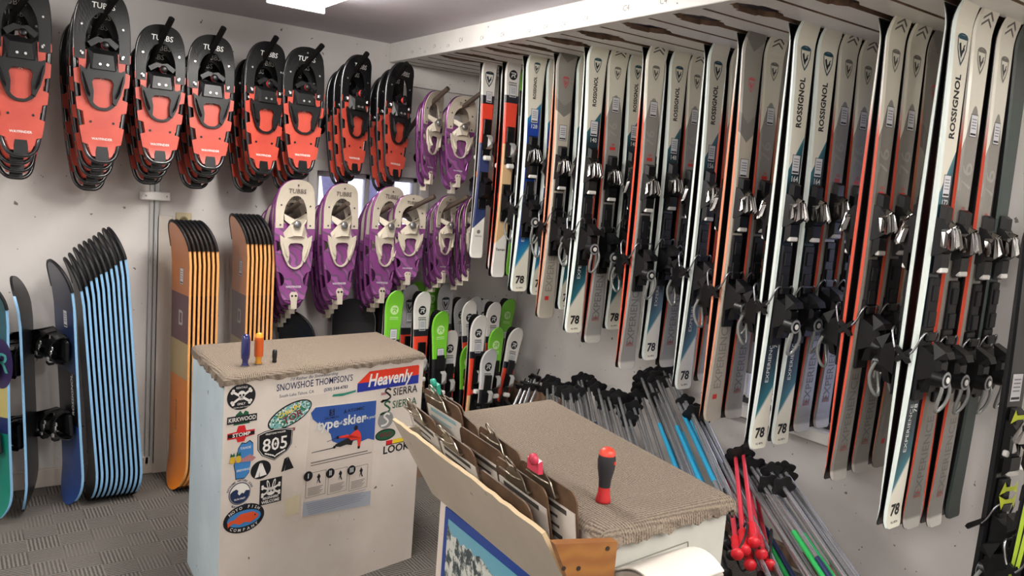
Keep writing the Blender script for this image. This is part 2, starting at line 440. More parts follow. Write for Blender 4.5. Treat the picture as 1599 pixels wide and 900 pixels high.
# ------------------------------------------------------------------ skis
BLK = mat('black_plastic', '0c0c0e', .36, spec=.4); BLK2 = mat('black_satin', '151518', .5, spec=.35); CHR = mat('chrome', '9d9b98', .14, 1)
STL = mat('steel', '9d9fa3', .3, 1); WHT = mat('white_plastic', 'e9e7e2', .4); GRYP = mat('grey_plastic', '8b8c8e', .4)
LEV = mat('smoked_lever', '8f918f', .22, .35)
INK = mat('dark_ink', '17232b', .45); INKT = mat('teal_ink', '1f4a5c', .4); INKW = mat('white_ink', 'dcdedc', .45)
INKG = mat('grey_ink', '77736c', .5); INKL = mat('pale_grey_ink', '8e8b86', .5); INKR = mat('red_ink', 'd2342f', .45)
INKB = mat('black_ink', '141414', .45)
LBL = mat('label_paper', 'd8d8dc', .5); LBT = mat('label_print', '84848c', .6)
BASE = mat('ski_base', '0b0b0d', .35)
SW = {'mint': mat('mint_sidewall', 'dfe9e4', .3), 'red': mat('red_sidewall', 'e2503a', .3), 'peach': mat('peach_sidewall', 'e79a7c', .3),
      'white': mat('white_sidewall', 'dcdad4', .35), 'black': mat('black_sidewall', '17171a', .35), 'lime': mat('lime_sidewall', 'a8c23c', .35)}
IVORY = 'e8e4d4'
def two_tone(name, nose, rest, d0):
    g = NG(name, rough=.3); _, d = g.uv('tip'); g.col(g.mix(g.step(d, d0, .12), nose, rest)); return g.m
SW['red'] = two_tone('red_sidewall_faded', 'dedad2', 'd9543c', .30); SW['peach'] = two_tone('peach_sidewall_faded', 'd8cfc2', 'e2906f', .26)
SW['kidred'] = SW['red']
def ski_teal(name, mid, band):
    g = NG(name, rough=.3, coat=.25); x, s = g.uv('along'); _, d = g.uv('tip')
    k = g.mth('SUBTRACT', d, g.mth('SUBTRACT', .505, g.mth('MULTIPLY', x, 1.7)))       # >0 below the top diagonal
    c = g.mix(g.step(k, 0, .004), IVORY, band); c = g.mix(g.step(k, .0, .09), c, mid)
    q = g.mth('SUBTRACT', g.mth('ADD', .19, g.mth('MULTIPLY', x, 1.5)), s)             # >0 in the white tail
    c = g.mix(g.step(q, -.13, .13), c, band); c = g.mix(g.step(q, 0, .02), c, IVORY)
    c = g.mix(g.mth('MULTIPLY', g.step(g.wave(g.obj(), 60, 0, 0, 'X'), .8, .1), g.mth('MULTIPLY', g.step(s, .22, .05), g.mth('SUBTRACT', 1, g.step(s, .5, .05)))), c, mid)
    g.col(c); return g.m
SKIM = {'teal': ski_teal('ski_topsheet_teal', '142a33', '2a7280'), 'blue': ski_teal('ski_topsheet_blue', '1c3f9c', '2b8fb5')}
def ski_gray(name, body, lo):
    g = NG(name, rough=.34, coat=.2); x, s = g.uv('along'); _, d = g.uv('tip')
    ax = g.mth('ABSOLUTE', x)
    k = g.mth('SUBTRACT', d, g.mth('ADD', .30, g.mth('MULTIPLY', g.mth('POWER', ax, 2), 60)))
    c = g.mix(g.step(k, 0, .004), 'e2decf', body)
    c = g.mix(g.mth('MULTIPLY', g.step(k, 0, .004), g.mth('MULTIPLY', g.step(g.wave(g.obj(), 75, 0, 0, 'Z'), .6, .3), .25)), c, 'a5a29c')
    c = g.mix(g.mth('SUBTRACT', 1, g.step(s, .36, .02)), c, lo)
    c = g.mix(g.mth('SUBTRACT', 1, g.step(s, .03, .01)), c, 'c9c6bf')
    # two chevrons at the nose
    q = g.mth('ADD', d, g.mth('MULTIPLY', ax, -.55))
    for off in (.045, .062):
        bb = g.mth('MULTIPLY', g.step(q, off, .001), g.mth('SUBTRACT', 1, g.step(q, off+.007, .001)))
        bb = g.mth('MULTIPLY', bb, g.mth('SUBTRACT', 1, g.step(ax, .03, .002)))
        c = g.mix(bb, c, '55504b')
    g.col(c); return g.m
SKIM['gray'] = ski_gray('ski_topsheet_gray', '95928d', '9c9a96')
SKIM['taupe'] = ski_gray('ski_topsheet_taupe', '8a857d', '8b8882')
def ski_chev(name, tipc, lowc, tail):
    g = NG(name, rough=.34, coat=.2); x, s = g.uv('along'); _, d = g.uv('tip'); ax = g.mth('ABSOLUTE', x)
    q = g.mth('ADD', d, g.mth('MULTIPLY', ax, .9))
    st = g.step(g.wave(g.obj(), 75, 0, 0, 'Z'), .5, .2)
    c = g.mix(g.mth('SUBTRACT', 1, g.step(q, .12, .003)), tipc, '77746e')
    c = g.mix(g.step(q, .40, .003), c, g.mix(st, '6f6d69', tipc)); c = g.mix(g.step(q, .475, .003), c, lowc)
    c = g.mix(g.mth('SUBTRACT', 1, g.step(s, .42, .02)), c, tail); g.col(c); return g.m
SKIM['chev'] = ski_chev('ski_topsheet_chevron', '97948d', 'c9c0b0', 'b9b1a3')
SKIM['chevdark'] = ski_chev('ski_topsheet_chevron_dark', '8a867f', 'a29d93', '8f8b84')
def ski_bands(name, top, bands, tail, tk=.9):
    """bands: (distance from tip, colour) going down; tail: (height, colour)"""
    g = NG(name, rough=.32, coat=.25); x, s = g.uv('along'); _, d = g.uv('tip'); c = top
    for dd, cc in bands: c = g.mix(g.step(d, dd, .002), c, cc)
    q = g.mth('SUBTRACT', g.mth('ADD', tail[0], g.mth('MULTIPLY', x, tk)), s)
    c = g.mix(g.step(q, 0, .003), c, tail[1]); g.col(c); return g.m
SKIM['kidnavy'] = ski_bands('ski_topsheet_junior_navy', 'e7e4de', [(.215, '20222c'), (.26, 'f04a33'), (.47, '33406e')], (.20, 'e9e6df'))
SKIM['kidred'] = ski_bands('ski_topsheet_junior_red', 'e7e4de', [(.215, '20222c'), (.255, 'f04a33'), (.47, 'ddb98a')], (.22, 'e9e6df'))
SKIM['kidgreen'] = ski_bands('ski_topsheet_junior_green', '76c832', [(.27, '1d1e22'), (.5, '85868a')], (.22, '76c832'))
SKIM['kidgray'] = ski_bands('ski_topsheet_junior_gray', 'b9b9bb', [(.25, '26272c'), (.29, 'f04a33'), (.5, 'cfc9bc')], (.2, 'cfcfcf'))
SKIM['kidsilver'] = ski_bands('ski_topsheet_junior_silver', 'cfcfcf', [(.24, '2a2a2e')], (.2, 'cfcfcf'))
SKIM['black'] = ski_bands('ski_topsheet_black', '15151a', [(.5, '121215')], (.1, '18181c'))
SKIM['darkgreen'] = ski_bands('ski_topsheet_dark_green', '3b433f', [(.25, '34433e'), (.6, '20302e')], (.1, '2a3431'))

class SkiShape:
    bev = True
    def __init__(s, L, wt=.118, ww=.078, wl=.104, tipA=.05, th=.019):
        s.L, s.wt, s.ww, s.wl, s.A, s.th = L, wt, ww, wl, tipA, th
        s.k = .545/(.337+.54*(L-1.223)) if L > 1.2 else 1.0     # nose graphics shrink on shorter skis
    def hw(s, z):
        L = s.L; c = .45*L; zt = L-.10; zb = .03
        if z >= zt:
            return s.wt/2*max(0, 1-((z-zt)/(L-zt))**3.2)**.55
        if z <= zb:
            return s.wl/2*(.72+.28*max(0, 1-((zb-z)/zb)**2)**.5)
        k = ((z-c)/(zt-c))**2*(s.wt-s.ww) if z > c else ((c-z)/(c-zb))**2*(s.wl-s.ww)
        return (s.ww+k)/2
    def thick(s, z):
        t = z/s.L
        return .007+(s.th-.007)*max(0, math.sin(math.pi*min(1, max(0, (t*1.02)))))**.6
    def yb(s, z):
        """base line: bends to -y (towards the topsheet) at the tip"""
        L = s.L; y = -.003-.008*math.sin(math.pi*z/L)
        d = L-z
        if d < .13: y -= s.A*((.13-d)/.13)**2
        if z < .06: y -= .010*((.06-z)/.06)**2
        return y
    def top(s, x, z):
        h = max(s.hw(z), .001); b = min(.008, h*.4)
        y = s.yb(z)-s.thick(z)
        if abs(x) > h-b: y += (abs(x)-(h-b))*.7
        return y
    def stations(s):
        L = s.L; z = [0, .004, .01, .02, .03, .06]
        n = 16; z += [.06+(L-.26-.06)*i/n for i in range(1, n+1)]
        z += [L-.22, L-.18, L-.15, L-.13, L-.11, L-.09, L-.07, L-.052, L-.038, L-.027, L-.018, L-.011, L-.006, L-.002]
        return z
    def body(s):
        m = MB(); zs = s.stations(); vs = []; uv = []
        for z in zs:
            h = max(s.hw(z), .002); b = min(.008, h*.4); yb = s.yb(z); t = s.thick(z)
            for x, y in ((-h, yb), (-h, yb-.003), (-h, yb-t+b*.7), (-(h-b), yb-t), (0, yb-t), (h-b, yb-t), (h, yb-t+b*.7), (h, yb-.003), (h, yb)):
                vs.append((x, y, z)); uv.append((x, z, x, (s.L-z)*s.k))
        fs = []; mi = []; n = 9
        cm = [2, 1, 1 if s.bev else 0, 0, 0, 1 if s.bev else 0, 1, 2, 2]
        for i in range(len(zs)-1):
            for k in range(n):
                k2 = (k+1) % n
                fs.append((i*n+k, i*n+k2, (i+1)*n+k2, (i+1)*n+k)); mi.append(cm[k])
        fs.append(tuple(range(n-1, -1, -1))); mi.append(1)
        e = (len(zs)-1)*n; fs.append(tuple(range(e, e+n))); mi.append(1)
        m.add(vs, fs, mi, uv); return m
    def decal(s, m, vs, fs, x0, z0, rot=0, mi=0, lift=.0007):
        """lay a flat shape (a right, b up) on the topsheet, centred at x0 and height z0"""
        ca, sa = math.cos(rot), math.sin(rot); out = []
        for a, b in vs:
            x = x0+a*ca-b*sa; z = z0+a*sa+b*ca
            out.append((x, s.top(x, z)-lift, z))
        m.add(out, fs, mi)
def strip(w_, h_, n=4):
    vs = []; fs = []
    for i in range(n+1):
        vs += [(-w_/2, -h_/2+h_*i/n), (w_/2, -h_/2+h_*i/n)]
        if i: fs.append((2*i-2, 2*i-1, 2*i+1, 2*i))
    return vs, fs
def ring_poly(poly, k):
    cx = sum(p[0] for p in poly)/len(poly); cy = sum(p[1] for p in poly)/len(poly); n = len(poly)
    inn = [(cx+(x-cx)*k, cy+(y-cy)*k) for x, y in poly]
    return poly+inn, [(i, (i+1) % n, n+(i+1) % n, n+i) for i in range(n)]
def fan(poly):
    n = len(poly); cx = sum(p[0] for p in poly)/n; cy = sum(p[1] for p in poly)/n
    return poly+[(cx, cy)], [(i, (i+1) % n, n) for i in range(n)]
SHIELD = [(0, -.5), (.17, -.27), (.29, .0), (.33, .36), (.25, .44), (.1, .485), (-.1, .485), (-.25, .44), (-.33, .36), (-.29, 0), (-.17, -.27)]
BIRD = [[(-.02, -.26), (.06, -.1), (.17, .02), (.13, .1), (.2, .2), (.09, .15), (.04, .02), (-.03, -.02), (-.06, .1), (-.1, .22), (-.2, .17), (-.16, .02), (-.1, -.1)]]
def shield_on(sk, m, x0, z0, size, mi_edge=0, mi_in=1):
    S_ = [(a*size, b*size) for a, b in SHIELD]
    vs, fs = ring_poly(S_, .84); sk.decal(m, vs, fs, x0, z0, mi=mi_edge)
    vs, fs = strip(size*.5, size*.12, 1); sk.decal(m, vs, fs, x0, z0+size*.36, mi=mi_edge)
    for b in BIRD:
        sk.decal(m, [(p*size, q*size) for p, q in b], [tuple(range(len(b)))], x0, z0-.02*size, mi=mi_in)
def disc(r, n=20): return fan([(r*math.cos(2*math.pi*i/n), r*math.sin(2*math.pi*i/n)) for i in range(n)])
RLOGO = [(-.55, -.5), (-.28, -.5), (-.12, -.1), (.12, -.1), (.3, -.5), (.6, -.5), (.36, -.02), (.62, .12), (.66, .38), (.4, .5), (-.62, .5), (-.5, .3), (.3, .3), (.36, .18), (.2, .1), (-.3, .1)]

def put_label(sk, x0, z0, w_=.04, h_=.066, root=None):
    m = MB(); vs, fs = strip(w_+.004, h_+.004, 3); sk.decal(m, vs, fs, x0, z0, mi=2, lift=.0006)
    vs, fs = strip(w_, h_, 3); sk.decal(m, vs, fs, x0, z0, lift=.001)
    for k in range(4):
        vs, fs = strip(w_*.7, h_*.05, 1); sk.decal(m, vs, fs, x0, z0+h_*(.3-.14*k), mi=1, lift=.0014)
    vs, fs = strip(w_*.85, h_*.09, 1); sk.decal(m, vs, fs, x0, z0-h_*.39, mi=2, lift=.0014)
    return m.build('rental_label', [LBL, LBT, INKB], root)

# bindings, shared meshes; y = 0 is the topsheet, -y away from it, z along the ski, origin at the piece's middle
def toe_meshes():
    b = MB()
    b.hull([(sx*.034, 0, z) for sx in (-1, 1) for z in (-.045, .075)]+[(sx*.03, -.018, z) for sx in (-1, 1) for z in (-.04, .07)]+
           [(sx*.022, -.05, z) for sx in (-1, 1) for z in (-.015, .03)])
    b.hull([(sx*.026, -.004, z) for sx in (-1, 1) for z in (.06, .115)]+[(sx*.018, -.022, z) for sx in (-1, 1) for z in (.065, .105)])
    b.hull([(sx*.03, -.01, z) for sx in (-1, 1) for z in (-.10, -.03)]+[(sx*.024, -.03, z) for sx in (-1, 1) for z in (-.075, -.035)])
    body = b.mesh('toe_body', [BLK])
    c = MB()
    for sx in (-1, 1):
        for i, (xt, xb, yt, yb2, zt, zb) in enumerate(((.005, .009, -.052, -.067, .048, -.016), (.018, .026, -.050, -.062, .046, -.022), (.030, .039, -.036, -.046, .032, -.016))):
            c.hull([(sx*(xt-.003), yt, zt), (sx*(xt+.003), yt+.003, zt), (sx*(xb-.005), yb2+.004, zb), (sx*(xb+.005), yb2+.007, zb), (sx*xb, yb2-.003, zb+.01), (sx*xt, yt-.004, zt-.008), (sx*xb, yb2+.02, zb+.005), (sx*xt, yt+.016, zt)])
        c.hull([(sx*.006, -.052, .054), (sx*.034, -.036, .034), (sx*.034, -.02, .036), (sx*.006, -.03, .062), (sx*.006, -.04, .04), (sx*.03, -.04, .028)])
    cover = c.mesh('toe_cover', [CHR])
    p = MB().box((0, -.024, -.086), (.046, .016, .016), bev=.003).mesh('friction_pad', [WHT])
    return body, cover, p
TOE = toe_meshes()
TRACK = (MB().box((0, -.006, 0), (.052, .012, .16), bev=.003).box((0, -.014, .03), (.034, .008, .05), bev=.002).box((0, -.014, -.05), (.04, .008, .05), bev=.002)
         ).mesh('binding_track', [BLK2])
def heel_meshes():
    b = MB()
    b.box((0, -.006, 0), (.06, .012, .24), bev=.003)
    b.hull([(sx*.034, -.008, z) for sx in (-1, 1) for z in (-.055, .06)]+[(sx*.027, -.06, z) for sx in (-1, 1) for z in (-.03, .03)]+[(sx*.02, -.075, z) for sx in (-1, 1) for z in (-.01, .015)])
    b.hull([(sx*.03, -.055, .02) for sx in (-1, 1)]+[(sx*.024, -.085, .05) for sx in (-1, 1)]+[(sx*.02, -.04, .075) for sx in (-1, 1)]+[(sx*.02, -.095, .03) for sx in (-1, 1)])
    b.hull([(sx*.022, -.03, -.05) for sx in (-1, 1)]+[(sx*.026, -.06, -.02) for sx in (-1, 1)]+[(sx*.018, -.045, -.085) for sx in (-1, 1)]+[(sx*.018, -.02, -.09) for sx in (-1, 1)])
    b.cyl((-.006, -.055, -.034), (-.006, -.088, -.036), .030, .027, 18, 0); b.cyl((-.006, -.088, -.036), (-.006, -.0905, -.036), .025, n=18, mi=1)
    b.cyl((-.006, -.0905, -.036), (-.006, -.0925, -.036), .017, n=16, mi=0); b.cyl((-.006, -.0925, -.036), (-.006, -.0945, -.036), .010, n=12, mi=2)
    body = b.mesh('heel_body', [BLK, GRYP, WHT])
    pts = spline([(.022, -.075, -.03), (.026, -.088, -.07), (.022, -.083, -.11), (.012, -.070, -.138), (-.006, -.068, -.138), (-.016, -.077, -.105), (-.016, -.084, -.065), (-.018, -.078, -.03)], 4)
    lever = MB().tube(pts, .0058, 7).mesh('release_lever', [LEV])
    br = MB()
    for sx in (-1, 1):
        br.tube(spline([(sx*.018, -.02, .085), (sx*.034, -.022, .10), (sx*.05, -.018, .085), (sx*.056, -.006, .05), (sx*.06, .006, .03)], 4), .0034, 6, 0)
        br.hull([(sx*.056+dx, y, z) for dx in (-.005, .007) for (y, z) in ((.0, .035), (.008, .046), (.05, .012), (.056, .0), (.046, -.006))], 1)
    br.box((0, -.02, .085), (.05, .012, .03), 1, bev=.004)
    brake = br.mesh('brake', [STL, BLK])
    return body, lever, brake
HEEL = heel_meshes()
def junior_meshes():
    b = MB()
    b.box((0, -.006, .03), (.05, .012, .20), bev=.003)
    b.hull([(sx*.028, -.008, z) for sx in (-1, 1) for z in (-.04, .05)]+[(sx*.018, -.045, z) for sx in (-1, 1) for z in (-.02, .03)])
    c = MB().hull([(sx*.016, -.046, z) for sx in (-1, 1) for z in (-.02, .03)]+[(sx*.016, -.03, z) for sx in (-1, 1) for z in (-.03, .045)]+[(0, -.055, 0)])
    p = MB().box((0, -.024, -.078), (.044, .026, .026), bev=.006)
    hb = MB(); hb.box((0, -.006, 0), (.05, .012, .2), bev=.003)
    hb.hull([(sx*.028, -.008, z) for sx in (-1, 1) for z in (-.05, .05)]+[(sx*.02, -.06, z) for sx in (-1, 1) for z in (-.02, .03)])
    hb.hull([(sx*.02, -.05, .03) for sx in (-1, 1)]+[(sx*.016, -.075, .05) for sx in (-1, 1)]+[(sx*.018, -.03, .07) for sx in (-1, 1)])
    return b.mesh('toe_body', [BLK]), c.mesh('toe_cover', [mat('junior_silver', 'd2d2d0', .25, .5)]), p.mesh('friction_pad', [WHT]), hb.mesh('heel_body', [BLK])
JUN = junior_meshes()
def add_bindings(sk, root, junior=False, ft=.55, fh=.325):
    def put(name, me, par, z, x=0):
        o = obj(name, me, par)
        if par is root: o.location = (x, sk.top(0, z), z)
        return o
    zt, zh = ft*sk.L, fh*sk.L
    if junior:
        zt, zh = .57*sk.L, .34*sk.L
        t = put('toe_binding', JUN[0], root, zt); put('toe_cover', JUN[1], t, 0); put('friction_pad', JUN[2], t, 0)
        put('heel_binding', JUN[3], root, zh)
        return
    t = put('toe_binding', TOE[0], root, zt); put('toe_cover', TOE[1], t, 0); put('friction_pad', TOE[2], t, 0)
    put('binding_track', TRACK, root, zt-.19)
    h = put('heel_binding', HEEL[0], root, zh); put('release_lever', HEEL[1], h, 0); put('brake', HEEL[2], h, 0)

KINDWORD = {'teal': 'white and dark teal', 'blue': 'white and royal blue', 'gray': 'ivory tipped grey', 'taupe': 'ivory tipped taupe grey', 'chev': 'grey and beige chevron',
            'chevdark': 'grey chevron', 'kidnavy': 'junior red and navy', 'kidred': 'junior red and tan', 'kidgreen': 'junior lime green', 'kidgray': 'junior grey and red', 'kidsilver': 'junior silver', 'black': 'black', 'darkgreen': 'dark green'}
def make_ski(kind, L, size, label, M, group, side='mint', decals=True, mate=False, wide=False):
    junior = kind.startswith('kid')
    sk = SkiShape(L, *((.116, .088, .10, .03, .014) if wide else (.098, .072, .09, .035, .016) if junior else (.118, .078, .104, .05, .02)))
    sk.bev = side == 'mint'
    root = thing('ski', label, 'ski', M, group)
    sk.body().build('ski_body', [SKIM[kind], SW[side], BASE], root)
    q_ = sk.k
    def N_(d): return L-d/q_
    if decals and not mate:
        if kind in ('teal', 'blue'):
            m = MB(); shield_on(sk, m, 0, N_(.168), .09/q_); m.build('shield_logo', [INKT, INK], root)
            m = MB(); vs, fs = text2d('ROSSIGNOL', .040/q_, .07, .0, sx=.80, space=1.03); sk.decal(m, vs, fs, -.003, N_(.325), R(90)); m.build('brand_lettering', INKB, root)
            put_label(sk, .004, N_(.545), root=root)
            m = MB(); vs, fs = text2d(size, .028, .03); sk.decal(m, vs, fs, .004, N_(.545)-.052); m.build('size_number', INKW, root)
            m = MB(); vs, fs = text2d('78', .054, .07); sk.decal(m, vs, fs, 0, .058)
            m.build('model_number', INKB, root)
            m = MB(); vs, fs = text2d('ALL MTN', .010, .03); sk.decal(m, vs, fs, 0, .018); m.build('tail_caption', INKB, root)
            m = MB(); vs, fs = text2d('EXPERIENCE', .026, .0, sx=1.12); sk.decal(m, vs, fs, -.006, .335, R(90))
            vs, fs = text2d('78', .03, .02); sk.decal(m, vs, fs, .018, .40, R(90)); m.build('model_lettering', INKW, root)
        elif kind in ('gray', 'taupe'):
            m = MB(); shield_on(sk, m, 0, N_(.178), .076/q_); m.build('shield_logo', [INKG, mat('charcoal_ink', '4a4844', .5)], root)
            put_label(sk, 0, N_(.357), root=root)
            m = MB(); vs, fs = text2d('76', .085/q_, .01); sk.decal(m, vs, fs, -.004, N_(.50), R(90)); m.build('model_number', mat('silver_ink', 'a3a09a', .45), root)
            m = MB(); vs, fs = strip(.034, .014, 1); sk.decal(m, vs, fs, 0, N_(.606)); vs, fs = text2d(size, .016, .03); sk.decal(m, vs, fs, 0, N_(.606)+.018); m.build('size_flash', INKR, root)
            m = MB(); vs, fs = text2d('EXPERIENCE', .058, .02, sx=.86); sk.decal(m, vs, fs, .002, .25, R(90)); m.build('model_lettering', mat('tone_ink', '72706c', .5), root)
            m = MB(); vs, fs = text2d('FRANCE', .012, .05); sk.decal(m, vs, fs, 0, .11); vs, fs = strip(.022, .008, 1); sk.decal(m, vs, fs, 0, .122); m.build('tail_flash', mat('dull_red_ink', 'a8423c', .5), root)
        elif kind in ('chev', 'chevdark'):
            m = MB(); shield_on(sk, m, 0, N_(.25), .058, 0, 0); m.build('shield_logo', [mat('soft_red_ink', 'c8545a', .5)], root)
            put_label(sk, 0, N_(.58), .042, .07, root=root)
            m = MB(); vs, fs = text2d('EXPERIENCE', .058, .02, sx=.86); sk.decal(m, vs, fs, .002, .27, R(90)); m.build('model_lettering', mat('tone_ink2', '938d82', .5), root)
            m = MB(); vs, fs = strip(.024, .02, 1); sk.decal(m, vs, fs, -.006, .10); m.build('tail_flash', INKR, root)
        elif kind == 'kidnavy':
            m = MB(); shield_on(sk, m, 0, L-.13, .085); m.build('shield_logo', [INK, INK], root)
            put_label(sk, .004, L-.225, .035, .055, root=root)
            m = MB(); vs, fs = strip(.085, .03, 2); sk.decal(m, vs, fs, -.0, .46); m.build('size_band', mat('orange_band', 'e8782f', .45), root)
            m = MB(); vs, fs = text2d('TERRAIN', .012, .02); sk.decal(m, vs, fs, 0, .12); vs, fs = disc(.011); sk.decal(m, vs, fs, 0, .145); m.build('model_lettering', INKG, root)
        elif kind in ('kidred', 'kidgreen', 'kidgray', 'kidsilver'):
            gr = kind == 'kidgreen'
            if kind == 'kidgray':
                m = MB(); shield_on(sk, m, 0, L-.13, .085); m.build('shield_logo', [INK, INK], root)
            else:
                m = MB(); vs, fs = disc(.026, 24); sk.decal(m, vs, fs, 0, L-.11)
                sk.decal(m, [(a*.026, b*.026) for a, b in RLOGO], [tuple(range(len(RLOGO)))], 0, L-.11, mi=1, lift=.0013)
                m.build('round_logo', [mat('pale_lime_ink', 'c8e8a8', .5) if gr else INKB, mat('lime_ink', '76c832', .5) if gr else INKW], root)
                m = MB(); vs, fs = strip(.05, .004, 1); sk.decal(m, vs, fs, 0, L-.15); vs, fs = text2d('ROSSIGNOL', .010, .04); sk.decal(m, vs, fs, 0, L-.16)
                m.build('brand_lettering', mat('pale_lime_ink', 'c8e8a8', .5) if gr else INKB, root)
            put_label(sk, .003, L-(.245 if gr else .195), .042, .06, root=root)
            m = MB(); vs, fs = strip(.085, .03, 2); sk.decal(m, vs, fs, 0, .44); vs, fs = text2d('128' if kind == 'kidred' else '110', .018, .03); sk.decal(m, vs, fs, 0, .44, mi=1, lift=.0014); m.build('size_band', [INKR, INKW], root)
            if kind == 'kidred':
                m = MB(); vs, fs = text2d('Terrain', .02, .03); sk.decal(m, vs, fs, 0, .15); m.build('model_lettering', INKB, root)
    add_bindings(sk, root, junior)
    return root
SKIS = {}
def place_ski(kind, L, size, side, M, label, group, mate=False, wide=False):
    key = (kind, round(L, 2), size, side, mate, wide)
    if key not in SKIS:
        SKIS[key] = make_ski(kind, L, size, label, M, group, side, True, mate, wide); return SKIS[key]
    return dup(SKIS[key], M, label, group)
ZT = ZU+.048
# slot: list of (kind, tail z, size shown, sidewall, x of left edge at the rack)
RACK = [
 [('kidnavy', 1.188, '120', 'white', -.724), ('kidred', 1.12, '128', 'red', -.595), ('kidgreen', 1.088, '120', 'white', -.468)],
 [('kidred', 1.10, '128', 'red', -.668)],
 [('blue', 1.065, '128', 'mint', -.735), ('blue', 1.045, '128', 'mint', -.61)],
 [('chev', .96, '138', 'peach', -.70), ('teal', 1.0, '128', 'mint', -.575)],
 [('teal', .938, '140', 'mint', -.73), ('gray', .883, '146', 'red', -.605), ('teal', .943, '140', 'mint', -.48), ('teal', .94, '140', 'mint', -.355)],
 [('gray', .807, '154', 'red', -.593), ('teal', .842, '148', 'mint', -.45), ('gray', .80, '154', 'red', -.33)],
 [('teal', .776, '156', 'mint', -.505), ('gray', .80, '154', 'red', -.365), ('gray', .79, '154', 'red', -.23)],
 [('chev', .72, '160', 'peach', -.61), ('gray', .717, '162', 'red', -.48), ('chevdark', .90, '146', 'peach', -.375), ('teal', .75, '156', 'mint', -.25)],
 [('teal', .69, '164', 'mint', -.645), ('teal', .69, '164', 'mint', -.51), ('gray', .723, '162', 'red', -.38), ('gray', .726, '162', 'red', -.25), ('teal', .73, '156', 'mint', -.13)],
 [('taupe', .651, '170', 'red', -.548), ('taupe', .659, '170', 'red', -.415), ('chevdark', .662, '168', 'peach', -.285), ('teal', .66, '164', 'mint', -.15)],
 [('teal', .592, '172', 'mint', -.63), ('taupe', .567, '176', 'red', -.505), ('taupe', .544, '178', 'red', -.35), ('darkgreen', .553, '176', 'black', -.225)],
]
ORD = ['first', 'second', 'third', 'fourth', 'fifth', 'sixth', 'seventh', 'eighth', 'ninth', 'tenth', 'eleventh']
POS = ['frontmost', 'second', 'third', 'fourth', 'fifth']
for si, row in enumerate(RACK):
    Y = SLOT[si]
    for pi, (kind, zb, size, side, xl) in enumerate(row):
        L = ZT-zb; x = xl+(.055 if not kind.startswith('kid') else .048)
        what = KINDWORD[kind]+' ski'
        num = f' marked {size}' if kind in ('teal', 'blue') else ''
        lab = f'{what}{num} hanging {POS[pi]} in the {ORD[si]} rack slot from back'
        place_ski(kind, L, size, side, TR(x, Y, zb, R(rnd.uniform(-1.5, 1.5))), lab, 'skis hanging in the overhead rack')
        lab = f'mate ski pressed behind the {POS[pi]} ski of the {ORD[si]} rack slot from back'
        place_ski(kind, L, size, side, TR(x+rnd.uniform(-.004, .006), Y+.001, zb+rnd.uniform(-.006, .004), R(180)), lab, 'mates of the hanging skis', mate=True)
# ------------------------------------------------------------------ snowshoes on pegs
OUT = spline([(0, 0), (.26, .004), (.47, .028), (.60, .075), (.74, .19), (.87, .34), (.97, .52), (1, .68), (.985, .80), (.88, .90), (.66, .962), (.34, .992), (0, 1)], 5)
OUT = [(p.x, p.y) for p in [Vector((a[0], a[1])) for a in OUT]]
def half(t):
    for (a, b), (c, d) in zip(OUT, OUT[1:]):
        if b <= t <= d or (d < b and d <= t <= b): return a+(c-a)*((t-b)/(d-b) if abs(d-b) > 1e-6 else 0)
    return 0
g = NG('snowshoe_deck_red', rough=.42); ov = g.obj()
g.col(g.mix(g.step(g.noise(ov, 9, 3), .4, .3), 'b24234', 'c44e3c'))
g = NG('snowshoe_deck_purple', rough=.42); ov = g.obj()
wv = g.wave(ov, 5.5, 7, 2, 'DIAGONAL', 1.1)
c = g.mix(g.step(wv, .5, .06), '7f3f7b', '624a64'); c = g.mix(g.step(wv, .86, .04), c, '93508f'); g.col(c)
SHBLK = mat('snowshoe_black', '0e0f11', .42, spec=.4); SHFR = mat('snowshoe_frame_black', '202124', .22, .0, coat=.5)
BEI = mat('snowshoe_beige', 'c6bcab', .42); PFR = mat('snowshoe_frame_purple', '7a3a78', .22, .4, coat=.3)
SHRED = mat('dial_red', 'd23a3a', .4); SILV = mat('rivet_silver', 'c9c9c7', .25, .8)
LOWER = [(-.84, .615), (-.80, .54), (-.66, .46), (-.48, .395), (-.36, .41), (-.34, .47), (-.40, .525), (-.30, .548), (0, .553), (.30, .548), (.40, .525), (.34, .47), (.36, .41), (.48, .395), (.66, .46), (.80, .54), (.84, .615), (.60, .59), (.48, .635), (.3, .65), (-.3, .65), (-.48, .635), (-.60, .59)]
